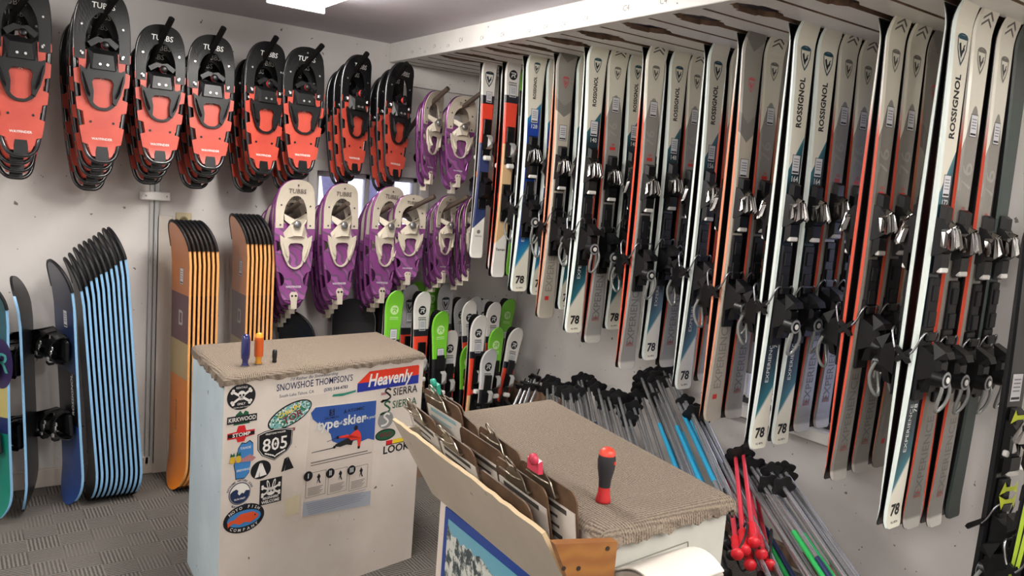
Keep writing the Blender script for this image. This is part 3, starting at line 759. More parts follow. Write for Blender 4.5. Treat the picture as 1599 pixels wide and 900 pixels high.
def make_shoe(style, L, W, label, M, group):
    red = style == 'red'
    t0 = thing('snowshoe', label, 'snowshoe', M, group)
    def cv(x, z):
        t = z/L; y = 0.0
        if t > .76: y -= .032*((t-.76)/.24)**2*(L/.6)
        if t < .12: y -= .012*((.12-t)/.12)**2
        return y
    right = [(a*W, b*L) for a, b in OUT]; loop = right+[(-a, b) for a, b in right[::-1][1:-1]]
    MB().tube([(x, cv(x, z), z) for x, z in loop], .0085, 8, closed=True).build('frame', SHFR if red else PFR, t0)
    # deck with lashing notches that show the tube
    rows = []; N = 64
    for i in range(N+1):
        t = .03+(.655-.03)*i/N; h = half(t)*W
        if red: notch = any(a < t < b for a, b in ((0, .105), (.215, .30), (.375, .455), (.545, .60)))
        else: notch = False
        e = h+.007 if not notch else h-.014
        if not red:
            for c_, r_ in ((.20, .06), (.47, .045)):
                if abs(t-c_) < r_: e = h+.005-.030*math.sqrt(1-((t-c_)/r_)**2)
            if t < .09: e = h+.004
        rows.append((e, t*L))
    m = MB(); yf = -.0115; yb = -.0085; vs = []; fs = []
    for e, z in rows:
        for x in (-e, 0, e): vs += [(x, yf+cv(x, z), z), (x, yb+cv(x, z), z)]
    for i in range(N):
        a, b = 6*i, 6*i+6
        fs += [(a, a+2, b+2, b), (a+2, a+4, b+4, b+2), (a+1, b+1, b+3, a+3), (a+3, b+3, b+5, a+5), (a, b, b+1, a+1), (a+4, a+5, b+5, b+4)]
    fs += [(0, 1, 3, 2), (2, 3, 5, 4), (6*N, 6*N+2, 6*N+3, 6*N+1), (6*N+2, 6*N+4, 6*N+5, 6*N+3)]
    m.add(vs, fs); m.build('deck', MATS['snowshoe_deck_red' if red else 'snowshoe_deck_purple'], t0)
    # nose plate: an arch from the sides over the nose
    tp = .60 if red else .615; n = 40; zc = .70*L
    outer = [p for p in right if p[1] >= tp*L]; outer = [(half(tp)*W, tp*L)]+outer
    full = outer+[(-x, z) for x, z in outer[::-1][1:]]
    ln = [0]
    for a, b in zip(full, full[1:]): ln.append(ln[-1]+math.hypot(b[0]-a[0], b[1]-a[1]))
    def at(u):
        u *= ln[-1]
        for i in range(len(full)-1):
            if u <= ln[i+1]+1e-9:
                k = (u-ln[i])/(ln[i+1]-ln[i]); return full[i][0]+(full[i+1][0]-full[i][0])*k, full[i][1]+(full[i+1][1]-full[i][1])*k
        return full[-1]
    iw = .62*W; vs = []; fs = []
    for i in range(n+1):
        u = i/n; ox, oz = at(u); ang = R(-38+256*u)
        if u < .18 or u > .82:
            s_ = 1 if u < .5 else -1; k = (u if u < .5 else 1-u)/.18
            ix, iz = s_*iw, tp*L+(zc-tp*L)*k
        else:
            a = math.pi*(u-.18)/.64; ix, iz = iw*math.cos(a), zc+.18*L*math.sin(a)
        ox, oz = ox*1.03, oz+(.006 if 0.3 < u < .7 else 0)
        for x, z in ((ox, oz), (ox*.66+ix*.34, oz*.66+iz*.34), (ox*.33+ix*.67, oz*.33+iz*.67), (ix, iz)):
            vs += [(x, -.0135+cv(x, z), z), (x, -.0095+cv(x, z), z)]
    for i in range(n):
        a, b = 8*i, 8*i+8
        for q in (0, 2, 4): fs += [(a+q, b+q, b+q+2, a+q+2), (a+q+1, a+q+3, b+q+3, b+q+1)]
        fs += [(a, a+1, b+1, b), (a+6, b+6, b+7, a+7)]
    for e in (0, 8*n): fs += [(e, e+2, e+3, e+1), (e+2, e+4, e+5, e+3), (e+4, e+6, e+7, e+5)]
    m = MB().add(vs, fs); pl = m.build('nose_plate', SHBLK if red else BEI, t0)
    m = MB()
    for x, z in ((.76*W, .80*L), (-.76*W, .80*L), (.78*W, .64*L), (-.78*W, .64*L), (0, .965*L)):
        m.cyl((x, -.013+cv(x, z), z), (x, -.0155+cv(x, z), z), .0045, n=10)
    m.build('rivet', SILV if red else mat('rivet_dark', '3b3638', .5), pl)
    vs, fs = text2d('TUBBS', .031 if L > .5 else .024, .02)
    zt = .915*L
    MB().add([(a, -.0165+cv(a, zt+b), zt+b) for a, b in vs], fs).build('brand_lettering', INKW if red else mat('taupe_ink', '5d5350', .5), pl)
    vs, fs = text2d('WAYFINDER', .014 if L > .5 else .011, .03)
    zt = .135*L
    MB().add([(a, -.0122+cv(a, zt+b), zt+b) for a, b in vs], fs).build('model_lettering', INKW, t0)
    # crampon plate under the toe hole
    m = MB(); m.box((0, .004, .675*L), (1.15*W, .004, .07*L))
    for k in range(5): m.hull([(W*(-.5+.25*k)-.012, .004, .62*L), (W*(-.5+.25*k)+.012, .004, .62*L), (W*(-.5+.25*k), .03, .60*L), (W*(-.5+.25*k), .006, .64*L)])
    m.build('crampon', SHBLK if red else mat('crampon_dark', '4c474a', .45, .5), t0)
    k = L/.585
    if red:
        b = MB()
        b.hull([(sx*.60*W, -.014, .60*L) for sx in (-1, 1)]+[(sx*.56*W, -.014, .72*L) for sx in (-1, 1)]+[(sx*.42*W, -.040, .60*L) for sx in (-1, 1)]+[(sx*.36*W, -.034, .69*L) for sx in (-1, 1)])
        b.prism([(x*W, z*L) for x, z in LOWER], -.030, -.020)
        for sx in (-1, 1):
            b.hull([(sx*.80*W, -.014, .60*L), (sx*.62*W, -.014, .46*L), (sx*.74*W, -.04, .57*L), (sx*.50*W, -.05, .45*L), (sx*.62*W, -.036, .47*L), (sx*.48*W, -.014, .42*L)])
            b.ribbon([(sx*.52*W, .74*L), (sx*.2*W, .775*L), (0, .765*L)], .020*k, -.032, -.027)
        h = b.build('binding_harness', SHBLK, t0)
        pts = spline([(.62*W, .60*L), (.60*W, .50*L), (.42*W, .405*L), (.2*W, .375*L), (0, .37*L), (-.2*W, .375*L), (-.42*W, .405*L), (-.60*W, .50*L), (-.62*W, .60*L)], 4)
        nn = len(pts); MB().ribbon([(p[0], p[1]) for p in pts], [(.009+.010*abs(2*i/(nn-1)-1)**1.6)*k for i in range(nn)], -.022, -.014).build('heel_strap', SHBLK, t0)
        m = MB(); m.lathe([(0, 0), (.016, 0), (.016, .012), (.010, .016), (0, .016)], 14, [0, 0, 1, 1], TR(.06*W, -.028, .745*L, 0, R(90)))
        m.build('lace_dial', [SHRED, BLK], h)
        for sx in (-.14, .14): MB().cyl((sx*W, -.036, .63*L), (sx*W, -.043, .63*L), .0055, n=10).build('binding_rivet', SILV, h)
        for sx in (-.85, .85): MB().box((sx*W*.86, -.018, .685*L), (.012, .01, .016), bev=.003).build('buckle', SILV, h)
        m = MB(); vs, fs = text2d('X', .022, .05); m.add([(a, -.0125, .555*L+b) for a, b in vs], fs); m.build('deck_mark', INKW, t0)
        for sx in (-.42, .42): MB().cyl((sx*W, -.011, .235*L), (sx*W, -.0128, .235*L), .0055, n=10).build('deck_rivet', BLK, t0)
        MB().hull([(sx*.24*W, -.016, .055*L) for sx in (-1, 1)]+[(sx*.2*W, -.016, .09*L) for sx in (-1, 1)]+[(sx*.22*W, .01, -.004) for sx in (-1, 1)]+[(sx*.24*W, -.02, .004) for sx in (-1, 1)]).build('tail_clip', SHBLK, t0)
    else:
        b = MB()
        lower = LOWER; _ = [(-.84, .615), (-.80, .54), (-.66, .46), (-.48, .395), (-.36, .41), (-.34, .47), (-.40, .525), (-.30, .548), (0, .553), (.30, .548), (.40, .525), (.34, .47), (.36, .41), (.48, .395), (.66, .46), (.80, .54), (.84, .615), (.60, .59), (.48, .635), (.3, .65), (-.3, .65), (-.48, .635), (-.60, .59)]
        b.prism([(x*W, z*L) for x, z in lower], -.030, -.022)
        for sx in (-1, 1):
            b.hull([(sx*.72*W, -.012, .60*L), (sx*.60*W, -.012, .46*L), (sx*.70*W, -.03, .56*L), (sx*.44*W, -.045, .44*L), (sx*.58*W, -.032, .47*L), (sx*.44*W, -.013, .42*L)])
        h = b.build('binding_cradle', BEI, t0)
        x_ = [(-.60, .785), (-.20, .745), (0, .755), (.28, .775), (.56, .795), (.62, .75), (.36, .70), (.62, .63), (.56, .585), (.2, .61), (-.2, .61), (-.56, .585), (-.62, .63), (-.36, .70), (-.58, .735)]
        b = MB().prism([(x*W, z*L) for x, z in x_], -.052, -.046, fn=lambda x, z: .030*(abs(x)/(.56*W))**2)
        s_ = b.build('toe_strap', BEI, t0)
        m = MB().lathe([(0, 0), (.019, 0), (.019, .008), (.013, .013), (0, .013)], 14, 0, TR(-.006, -.050, .705*L, 0, R(90)))
        m.build('lace_dial', mat('dial_silver', '9b9a9c', .25, .8), s_)
        pts = spline([(.44*W, .42*L), (.34*W, .375*L), (.15*W, .35*L), (0, .345*L), (-.15*W, .35*L), (-.34*W, .375*L), (-.44*W, .42*L)], 4)
        MB().ribbon([(p[0], p[1]) for p in pts], .008*k, -.024, -.014).build('heel_strap', BEI, t0)
        m = MB(); m.hull([(sx*.22*W, -.018, .075*L) for sx in (-1, 1)]+[(sx*.13*W, -.018, .095*L) for sx in (-1, 1)]+[(sx*.17*W, -.022, .02*L) for sx in (-1, 1)]+[(sx*.2*W, -.012, .06*L) for sx in (-1, 1)])
        m.hull([(sx*.15*W, y, z) for sx in (-1, 1) for y in (-.024, .012) for z in (-.028, .03)])
        cl = m.build('tail_clip', BEI, t0)
        m = MB()
        for sx in (-1, 1): m.cyl((sx*.095*W, -.0195, .062*L), (sx*.095*W, -.0225, .062*L), .0055, n=10)
        m.build('clip_eyelet', mat('eyelet_dark', '2b2628', .5), cl)
    low = {'binding_harness', 'heel_strap', 'lace_dial', 'binding_rivet', 'buckle', 'deck_mark', 'binding_cradle', 'toe_strap', 'crampon'}
    for o in [*t0.children, *[c for o in t0.children for c in o.children]]:      # the binding sits a little behind the toe opening
        if o.name.split('.')[0] in low: o.data.transform(Matrix.Translation((0, 0, -.055*L)))
    return t0
SHOES = {}
def place_shoe(style, L, M, label, group):
    key = (style, L)
    if key not in SHOES:
        SHOES[key] = make_shoe(style, L, .104 if L > .65 else (.098 if L > .5 else .092), label, M, group); return SHOES[key]
    return dup(SHOES[key], M, label, group)
YF = -.40
PEGM = mat('black_peg', '0b0a0a', .6, spec=.2); PEGB = mat('brown_peg', '4a3d35', .5)
def stack(style, L, x, zb, yaw, n, gap, peg, label, lean=0, drift=0, short=False, group='snowshoes hanging on the pegs'):
    """n snowshoes on one peg; the front one has its tail at zb"""
    for k in range(n):
        y = YF+gap*k+.06*(1-math.cos(yaw)); z = zb-gap*.50*k
        dx = drift*k+rnd.uniform(-.007, .007)*(k > 0)
        nth = ['front', 'second', 'third', 'fourth', 'fifth', 'sixth'][k]
        M = TR(x+dx, y, z, yaw+R(rnd.uniform(-3, 3))*(k > 0), R(-2-1.0*k), lean+R(rnd.uniform(-1.5, 1.5))*(k > 0))
        place_shoe(style, L, M, f'{nth} snowshoe of {label}', group)
    za = zb+.835*L
    tx, tz = peg
    t = thing('wall_peg', f'{"brown" if style != "red" else "black"} peg holding {label}', 'peg', TR(x, 0, za-.26), 'pegs on the back wall')
    pts = [(-.03, 0, 0), (-.02, -.33, .235), (tx-x, -.50, tz-za+.26+.02)]
    if short: pts = [(-.05, 0, .06), (.0, -.47, .265)]
    MB().tube(pts, .013, 10).build('rod', PEGM if style == 'red' else PEGB, t)
    MB().cyl((-.03, 0, 0), (-.03, -.006, 0), .03, n=16).build('flange', PEGM, t)
RST = [(-2.83, 1.565, .70, 3, 0, (-2.75, 2.26), 4), (-2.535, 1.563, .70, 3, 0, (-2.47, 2.27), 5), (-2.305, 1.577, .585, 2, 0, (-2.287, 2.169), 4), (-2.09, 1.570, .585, 2, 0, (-2.071, 2.168), 4),
       (-1.848, 1.568, .60, 12, 1, (-1.836, 2.167), 4), (-1.655, 1.587, .585, 3, 0, (-1.615, 2.167), 4), (-1.385, 1.595, .585, 24, 1, (-1.385, 2.166), 3), (-1.155, 1.582, .60, 24, 3, (-1.165, 2.15), 3)]
RN = ['leftmost, cut off by the picture edge', 'second from the left, the tallest full one', 'third from the left', 'fourth from the left', 'fifth from the left', 'third from the right', 'second from the right', 'farthest right']
for i, (x, z, L, yaw, lean, peg, n) in enumerate(RST):
    stack('red', L, x, z, R(yaw), n, .065, peg, f'the black and red stack {RN[i]}', R(lean), -.004)
PST = [(-.945, 1.60, .462, 30, 3, (-.917, 2.06), 2, 'the upper purple stack beside the red ones'), (-.772, 1.594, .462, 6, 2, (-.707, 2.063), 2, 'the upper purple stack beside the hanging skis'),
       (-1.672, .935, .605, 2, 0, (-1.62, 1.50), 5, 'the lower purple stack farthest left'), (-1.432, .953, .585, 9, 0, (-1.39, 1.50), 4, 'the lower purple stack second from left'),
       (-1.195, .955, .585, 14, 4, (-1.15, 1.50), 4, 'the lower purple stack third from left'), (-1.045, 1.052, .452, 2, 1, (-.955, 1.49), 3, 'the short lower purple stack with brown peg in front'),
       (-.825, 1.06, .452, 27, 3, (-.745, 1.50), 3, 'the short lower purple stack turned to the side'), (-.66, 1.07, .452, 42, 4, (-.55, 1.5), 3, 'the purple stack half hidden by the junior skis')]
for x, z, L, yaw, lean, peg, n, lab in PST:
    stack('purple', L, x, z, R(yaw), n, .075, peg, lab, R(lean), .012, short=L > .5)
# ------------------------------------------------------------------ snowboards
def board_mat(name, bands, rough=.35):
    g = NG(name, rough=rough, coat=.2); x, s = g.uv('along'); _, d = g.uv('tip'); c = bands[0][1]
    for h, cc in bands[1:]: c = g.mix(g.mth('SUBTRACT', 1, g.step(s, h, .002)), c, cc)
    g.col(c); return g.m
BM = {'orange': board_mat('board_topsheet_orange', [(9, 'c2702f'), (.965, '5b3038'), (.735, 'b39a66'), (.56, 'e07f24')]),
      'black': board_mat('board_topsheet_black', [(9, '0f1318'), (.5, '101722'), (.3, '0d1016')]),
      'navy': board_mat('board_topsheet_navy', [(9, '232c47'), (.9, '27375f'), (.62, '131419'), (.38, '284a8c')]),
      'teal': board_mat('board_topsheet_teal', [(9, '1d5560'), (.63, 'b7ac6a'), (.47, '23305f'), (.40, '17806f')]),
      'dark': board_mat('board_topsheet_dark', [(9, '26282c'), (.35, '1c1e22')]),
      'midnight': board_mat('board_topsheet_midnight', [(9, '15202c'), (.35, '10253c')])}
EDG = {'blue': mat('board_edge_blue', '86b6dd', .35), 'orange': mat('board_edge_orange', 'e9a866', .4), 'mint': mat('board_edge_mint', 'b6cfcc', .35), 'grey': mat('board_edge_grey', '8d8f93', .4)}
BBASE = mat('board_base', '15161a', .3)
class BoardShape(SkiShape):
    def __init__(s, L, W=.25, kick=.045): s.L, s.W, s.kick, s.A = L, W, kick, 0
    def hw(s, z):
        L = s.L; e = .15
        if z > L-e: k = max(0, 1-((z-(L-e))/e)**2.3)**.5
        elif z < e*.9: k = max(0, 1-((e*.9-z)/(e*.9))**2.3)**.5
        else: k = 1
        return s.W/2*k*(1-.06*math.sin(math.pi*min(1, max(0, (z-.1)/(L-.2)))))
    def thick(s, z): return .010
    def yb(s, z):
        y = 0
        if z > s.L-.2: y -= s.kick*((z-(s.L-.2))/.2)**2
        if z < .18: y -= s.kick*.8*((.18-z)/.18)**2
        return y
    def stations(s):
        L = s.L; a = [0, .002, .006, .012, .022, .035, .05, .07, .09, .11, .135]; n = 8
        return a+[.16+(L-.36)*i/n for i in range(n+1)]+[L-x for x in reversed(a)][:-1]+[L-.0005]
    def top(s, x, z): return s.yb(z)-s.thick(z)
    def body(s):
        m = MB(); zs = sorted(set(s.stations())); vs = []; uv = []; n = 6
        for z in zs:
            h = max(s.hw(z), .003); y = s.yb(z)
            for x, yy in ((-h, y), (-h, y-.010), (-h+.003, y-.0105), (h-.003, y-.0105), (h, y-.010), (h, y)):
                vs.append((x, yy, z)); uv.append((x, z, x, s.L-z))
        fs = []; mi = []; cm = [1, 1, 0, 1, 1, 2]
        for i in range(len(zs)-1):
            dark = zs[i] > s.L-.085 or zs[i] < .03
            for k in range(n):
                k2 = (k+1) % n; fs.append((i*n+k, i*n+k2, (i+1)*n+k2, (i+1)*n+k))
                mi.append(3 if (dark and cm[k] == 1) else cm[k])
        fs.append(tuple(range(n-1, -1, -1))); mi.append(3); e = (len(zs)-1)*n; fs.append(tuple(range(e, e+n))); mi.append(3)
        return m.add(vs, fs, mi, uv)
    def rim(s):
        """black nose guard: a band round the nose"""
        pts = []
        for i in range(25):
            a = math.pi*(i/24); z = s.L-.13+.13*math.sin(a)**.9 if 0 < i < 24 else s.L-.13
            pts.append((s.hw(min(z, s.L-.0005))*(1 if a < math.pi/2 else -1), z))
        return MB().tube([(x, s.yb(z)-.0055, z) for x, z in pts], .0075, 6)
def binding_mesh():
    b = MB(); b.lathe([(0, 0), (.05, 0), (.05, .012), (.045, .016), (0, .016)], 20, 0, TR(0, 0, 0, 0, R(90)))
    b.box((0, -.022, 0), (.20, .016, .10), bev=.01)
    for sz in (-1, 1): b.hull([(x, y, sz*.055) for x in (-.09, .07) for y in (-.012, -.045)]+[(-.10, -.09, sz*.052), (-.06, -.08, sz*.052), (.06, -.02, sz*.063), (-.09, -.02, sz*.063)])
    base = b.mesh('binding_base', [BLK2])
    h = MB(); n = 9; vs = []; fs = []
    for i in range(n):
        a = math.pi*(i/(n-1)); c, s_ = math.cos(a), math.sin(a)
        for r, o in ((.062, 0), (.055, 0)):
            vs += [(-.075-r*s_*.7, -.03, r*c), (-.095-r*s_*.55, -.20+.02*abs(c), r*c*.85)]
    for i in range(n-1):
        a, b_ = 4*i, 4*i+4; fs += [(a, a+1, b_+1, b_), (a+2, b_+2, b_+3, a+3), (a+1, a+3, b_+3, b_+1), (a, b_, b_+2, a+2)]
    h.add(vs, fs); back = h.mesh('highback', [BLK])
    out = []
    for x0, r in ((-.035, .082), (.06, .062)):
        st = MB(); pts = [(x0-.01*math.sin(a), -.03-r*math.sin(a), .066*math.cos(a)) for a in [math.pi*k/12 for k in range(13)]]
        vs = []; fs = []
        for p in pts:
            q = Vector(p); vs += [(q.x-.022, q.y, q.z), (q.x+.022, q.y, q.z), (q.x+.022, q.y*.93, q.z*.93), (q.x-.022, q.y*.93, q.z*.93)]
        for i in range(12):
            for k in range(4): fs.append((4*i+k, 4*i+(k+1) % 4, 4*i+4+(k+1) % 4, 4*i+4+k))
        st.add(vs, fs); st.box((x0, -.03-r*.8, -.05), (.03, .03, .02), bev=.005)
        bk = MB()
        for k in range(4): bk.box((x0-.004, -.035-r*.86+.005*k, -.036+.016*k), (.022, .008, .017), bev=.002)
        out += [('strap', st.mesh('strap', [BLK])), ('strap_buckle', bk.mesh('strap_buckle', [mat('strap_grey', 'a9a9a9', .35, .4)]))]
    return base, [('highback', back)]+out
BIND = binding_mesh()
BOARDS = {}
def place_board(kind, edge, L, M, label, group=None, binding=False, extra=None):
    key = (kind, edge, round(L, 2), binding)
    if key in BOARDS and extra is None: return dup(BOARDS[key], M, label, group)
    sb = BoardShape(L); t = thing('snowboard', label, 'snowboard', M, group)
    sb.body().build('deck', [BM[kind], EDG[edge], BBASE, BLK2], t)
    if kind in ('orange', 'black', 'navy', 'teal', 'midnight'): sb.rim().build('nose_guard', BLK2, t)
    if kind in ('orange', 'navy', 'teal', 'dark', 'midnight'): put_label(sb, .02 if kind != 'dark' else -.04, L-.26, .04, .075, root=t)
    if kind == 'orange':
        m = MB()
        for (a, b, w_, h_) in ((-.012, .03, .04, .012), (-.026, 0, .012, .06), (.012, 0, .012, .03), (-.012, -.03, .04, .012), (.014, .022, .012, .02), (.014, -.022, .012, .02)):
            vs, fs = strip(w_, h_, 1); sb.decal(m, vs, fs, a+.02, .85+b)
        m.build('emblem', mat('silver_ink2', 'b9b7ac', .45), t)
        m = MB(); vs, fs = text2d('ROSSIGNOL', .03, .0, .2); sb.decal(m, vs, fs, -.03, .36, R(-90)); m.build('brand_lettering', INKB, t)
    if kind == 'teal':
        m = MB(); vs, fs = disc(.085, 28); sb.decal(m, [(a*.75, b*1.25) for a, b in vs], fs, .085, L-.36)
        vs, fs = text2d('R', .12, .01, .2); sb.decal(m, vs, fs, .085, L-.36, mi=1, lift=.0014); m.build('round_emblem', [mat('plum_ink', '2f2350', .45), mat('teal_letter', '4fa39c', .45)], t)
        m = MB(); vs, fs = text2d('RODEO', .05, .02); sb.decal(m, vs, fs, 0, .57, R(90)); m.build('model_lettering', INKB, t)
    if kind == 'navy':
        m = MB(); vs, fs = text2d('ROSSIGNOL', .035, .02); sb.decal(m, vs, fs, .06, .52, R(90)); m.build('brand_lettering', INKW, t)
    if binding:
        for zf in (.66, .34):
            o = obj('snowboard_binding', BIND[0], t); o.location = (0, sb.top(0, zf*L), zf*L); o.rotation_euler = (0, R(8 if zf > .5 else -6), 0)
            for nm, me in BIND[1]: obj(nm, me, o)
    BOARDS.setdefault(key, t); return t
def stand(x, y, yaw, lean=0, tip=0): return TR(x, y, .004, yaw, tip, lean)
Q = R(-90)
NTH = ['first', 'second', 'third', 'fourth', 'fifth', 'sixth', 'seventh', 'eighth', 'ninth', 'tenth']
# ten dark boards standing like books on the left; face turned left, near edges light blue
tops = [1.13, 1.15, 1.175, 1.19, 1.205, 1.215, 1.23, 1.245, 1.265, 1.27]
for k in range(10):
    x = -2.512+.0205*k
    M = TR(x, -.24, .004) @ Matrix.Rotation(R(-4.5), 4, 'Y') @ Matrix.Rotation(Q, 4, 'Z')
    place_board('black', 'blue', tops[k], M, f'{NTH[k]} board from the left in the upright row of black snowboards', 'black snowboards in the upright row')
# three boards with bindings at the far left
M = TR(-2.60, -.25, .004) @ Matrix.Rotation(R(-3), 4, 'Y') @ Matrix.Rotation(R(-78), 4, 'Z')
place_board('navy', 'blue', 1.12, M, 'navy and black snowboard with strap bindings at the left end of the black row', binding=True)
M = TR(-2.765, -.27, .004) @ Matrix.Rotation(R(-2), 4, 'Y') @ Matrix.Rotation(R(-104), 4, 'Z')
place_board('dark', 'blue', 1.05, M, 'dark snowboard seen edge on between the teal board and the navy board', binding=True)
M = TR(-2.93, -.33, .004) @ Matrix.Rotation(R(-1), 4, 'Y') @ Matrix.Rotation(R(-52), 4, 'Z')
place_board('teal', 'blue', 1.06, M, 'teal snowboard with round plum emblem and bindings, cut off by the left edge', binding=True)
# orange stacks
for s_, (x0, n, L, dx) in enumerate(((-2.152, 7, 1.31, .0205), (-1.875, 7, 1.35, .0205))):
    for k in range(n):
        M = TR(x0+dx*k, -.26, .004) @ Matrix.Rotation(R(-.5), 4, 'Y') @ Matrix.Rotation(Q+R(6 if s_ == 0 else 0), 4, 'Z')
        place_board('orange', 'orange', L, M, f'{NTH[k]} board from the left in the {"left" if s_ == 0 else "right"} row of orange snowboards', 'orange snowboards in two upright rows')
# dark boards behind the counter
M = TR(-1.545, -.16, .004) @ Matrix.Rotation(R(-62), 4, 'Z'); place_board('midnight', 'blue', .845, M, 'short midnight blue snowboard standing behind the white counter')
M = TR(-1.215, -.14, .004) @ Matrix.Rotation(R(-35), 4, 'Z'); place_board('dark', 'grey', .91, M, 'short dark snowboard with pale blue label behind the white counter')
M = TR(-1.06, -.13, .004) @ Matrix.Rotation(R(-30), 4, 'Z'); place_board('dark', 'grey', .90, M, 'short dark snowboard between its twin and the lime junior ski')
# ------------------------------------------------------------------ carpeted counters
g = NG('counter_carpet', rough=1.0)
ov = g.obj(); br = g.n('ShaderNodeTexBrick'); br.inputs['Scale'].default_value = 9; br.offset = .5
br.inputs['Mortar Size'].default_value = .0; br.inputs['Color1'].default_value = (0, 0, 0, 1); br.inputs['Color2'].default_value = (1, 1, 1, 1)
br.inputs['Brick Width'].default_value = .8; br.inputs['Row Height'].default_value = .45
g.t.links.new(ov, br.inputs['Vector'])
wx = g.wave(ov, 42, 1.0, 2, 'X', 4); wy = g.wave(ov, 42, 1.0, 2, 'Y', 4)
nd = g.n('ShaderNodeMix'); g.lk(g.step(br.outputs[0], .4, .2), nd.inputs[0]); g.lk(wx, nd.inputs[2]); g.lk(wy, nd.inputs[3])
fz = g.noise(ov, 260, 2); hh = g.mth('ADD', g.mth('MULTIPLY', nd.outputs[0], .35), g.mth('MULTIPLY', fz, .9))
c = g.mix(g.step(hh, .40, .42), '4f443a', '8f8171'); c = g.mix(g.mth('MULTIPLY', g.step(br.outputs[0], .5, .1), .35), c, '75685b'); g.col(c).bump(hh, .5, .004)
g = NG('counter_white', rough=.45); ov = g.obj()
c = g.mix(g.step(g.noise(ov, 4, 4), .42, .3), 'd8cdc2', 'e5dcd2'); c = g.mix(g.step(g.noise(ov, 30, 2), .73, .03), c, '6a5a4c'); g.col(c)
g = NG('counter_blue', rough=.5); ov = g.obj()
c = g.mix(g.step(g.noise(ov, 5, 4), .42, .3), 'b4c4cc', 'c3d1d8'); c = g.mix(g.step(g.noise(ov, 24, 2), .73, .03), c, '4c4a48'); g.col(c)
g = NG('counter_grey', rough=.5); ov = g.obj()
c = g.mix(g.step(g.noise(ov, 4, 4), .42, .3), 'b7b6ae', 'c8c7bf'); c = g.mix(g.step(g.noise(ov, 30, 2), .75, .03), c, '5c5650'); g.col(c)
g = NG('pale_panel', rough=.5); ov = g.obj()
c = g.mix(g.step(g.noise(ov, 4, 4), .42, .3), 'aea292', 'b9ad9c'); c = g.mix(g.step(g.noise(ov, 22, 3), .70, .03), c, '6b5843'); g.col(c)
g = NG('orange_wood', rough=.5, coat=.2); ov = g.obj()
wv = g.n('ShaderNodeTexWave', bands_direction='Z'); wv.inputs['Scale'].default_value = 9; wv.inputs['Distortion'].default_value = 5; wv.inputs['Detail'].default_value = 3
g.t.links.new(ov, wv.inputs['Vector']); g.col(g.mix(wv.outputs[1], '84542a', '95632f'))
WORN = mat('worn_edge', 'bfa884', .7)

def carpet_top(q, z0, z1, drop, over=.012):
    """carpet slab over a quadrilateral q (ccw), rounded edges and a ragged skirt of depth drop[i] per side"""
    def off(o):
        L_ = []
        for i in range(4):
            a, b = Vector(q[i]), Vector(q[(i+1) % 4]); t = (b-a).normalized(); nn = Vector((t.y, -t.x)); L_.append((a+nn*o, t))
        out = []
        for i in range(4):
            (p0, t0), (p1, t1) = L_[i-1], L_[i]
            k = ((p1-p0).x*t1.y-(p1-p0).y*t1.x)/(t0.x*t1.y-t0.y*t1.x); out.append(p0+t0*k)
        return out
    n = 44; m = MB(); vs = []; fs = []; N = 4*n
    rag = [0 for _ in range(N)]; rag = [.004*math.sin(i*.7)+.003*math.sin(i*1.9+1)+rnd.uniform(-.0015, .0015) for i in range(N)]; wob = [rnd.uniform(-.002, .002) for _ in range(N)]
    prof = [(-.024, 0, 0), (-.011, -.002, 0), (-.002, -.007, 0), (.005, -.016, 0), (over*.6, 0, 1), (-.002, 0, 1)]
    for o, dz, low in prof:
        c = off(o)
        for i in range(4):
            for k in range(n):
                p = c[i]+(c[(i+1) % 4]-c[i])*k/n; idx = i*n+k
                z = z1+dz if not low else z1-max(.024, drop[i]*(1-.0)+rag[idx])
                w_ = wob[idx] if low else 0
                vs.append((p.x+w_, p.y+w_, z))
    for r in range(len(prof)-1):
        for k in range(N): fs.append((r*N+k, (r+1)*N+k, (r+1)*N+(k+1) % N, r*N+(k+1) % N))
    m.add(vs, fs)
    m.add([(p.x, p.y, z1) for p in off(-.024)], [(0, 1, 2, 3)])
    return m
def hexa(q, z0, z1, mats_by_side):
    vs = [(x, y, z0) for x, y in q]+[(x, y, z1) for x, y in q]
    fs = [(3, 2, 1, 0), (4, 5, 6, 7)]+[(i, (i+1) % 4, 4+(i+1) % 4, 4+i) for i in range(4)]
    return MB().add(vs, fs, [0, 0]+mats_by_side)

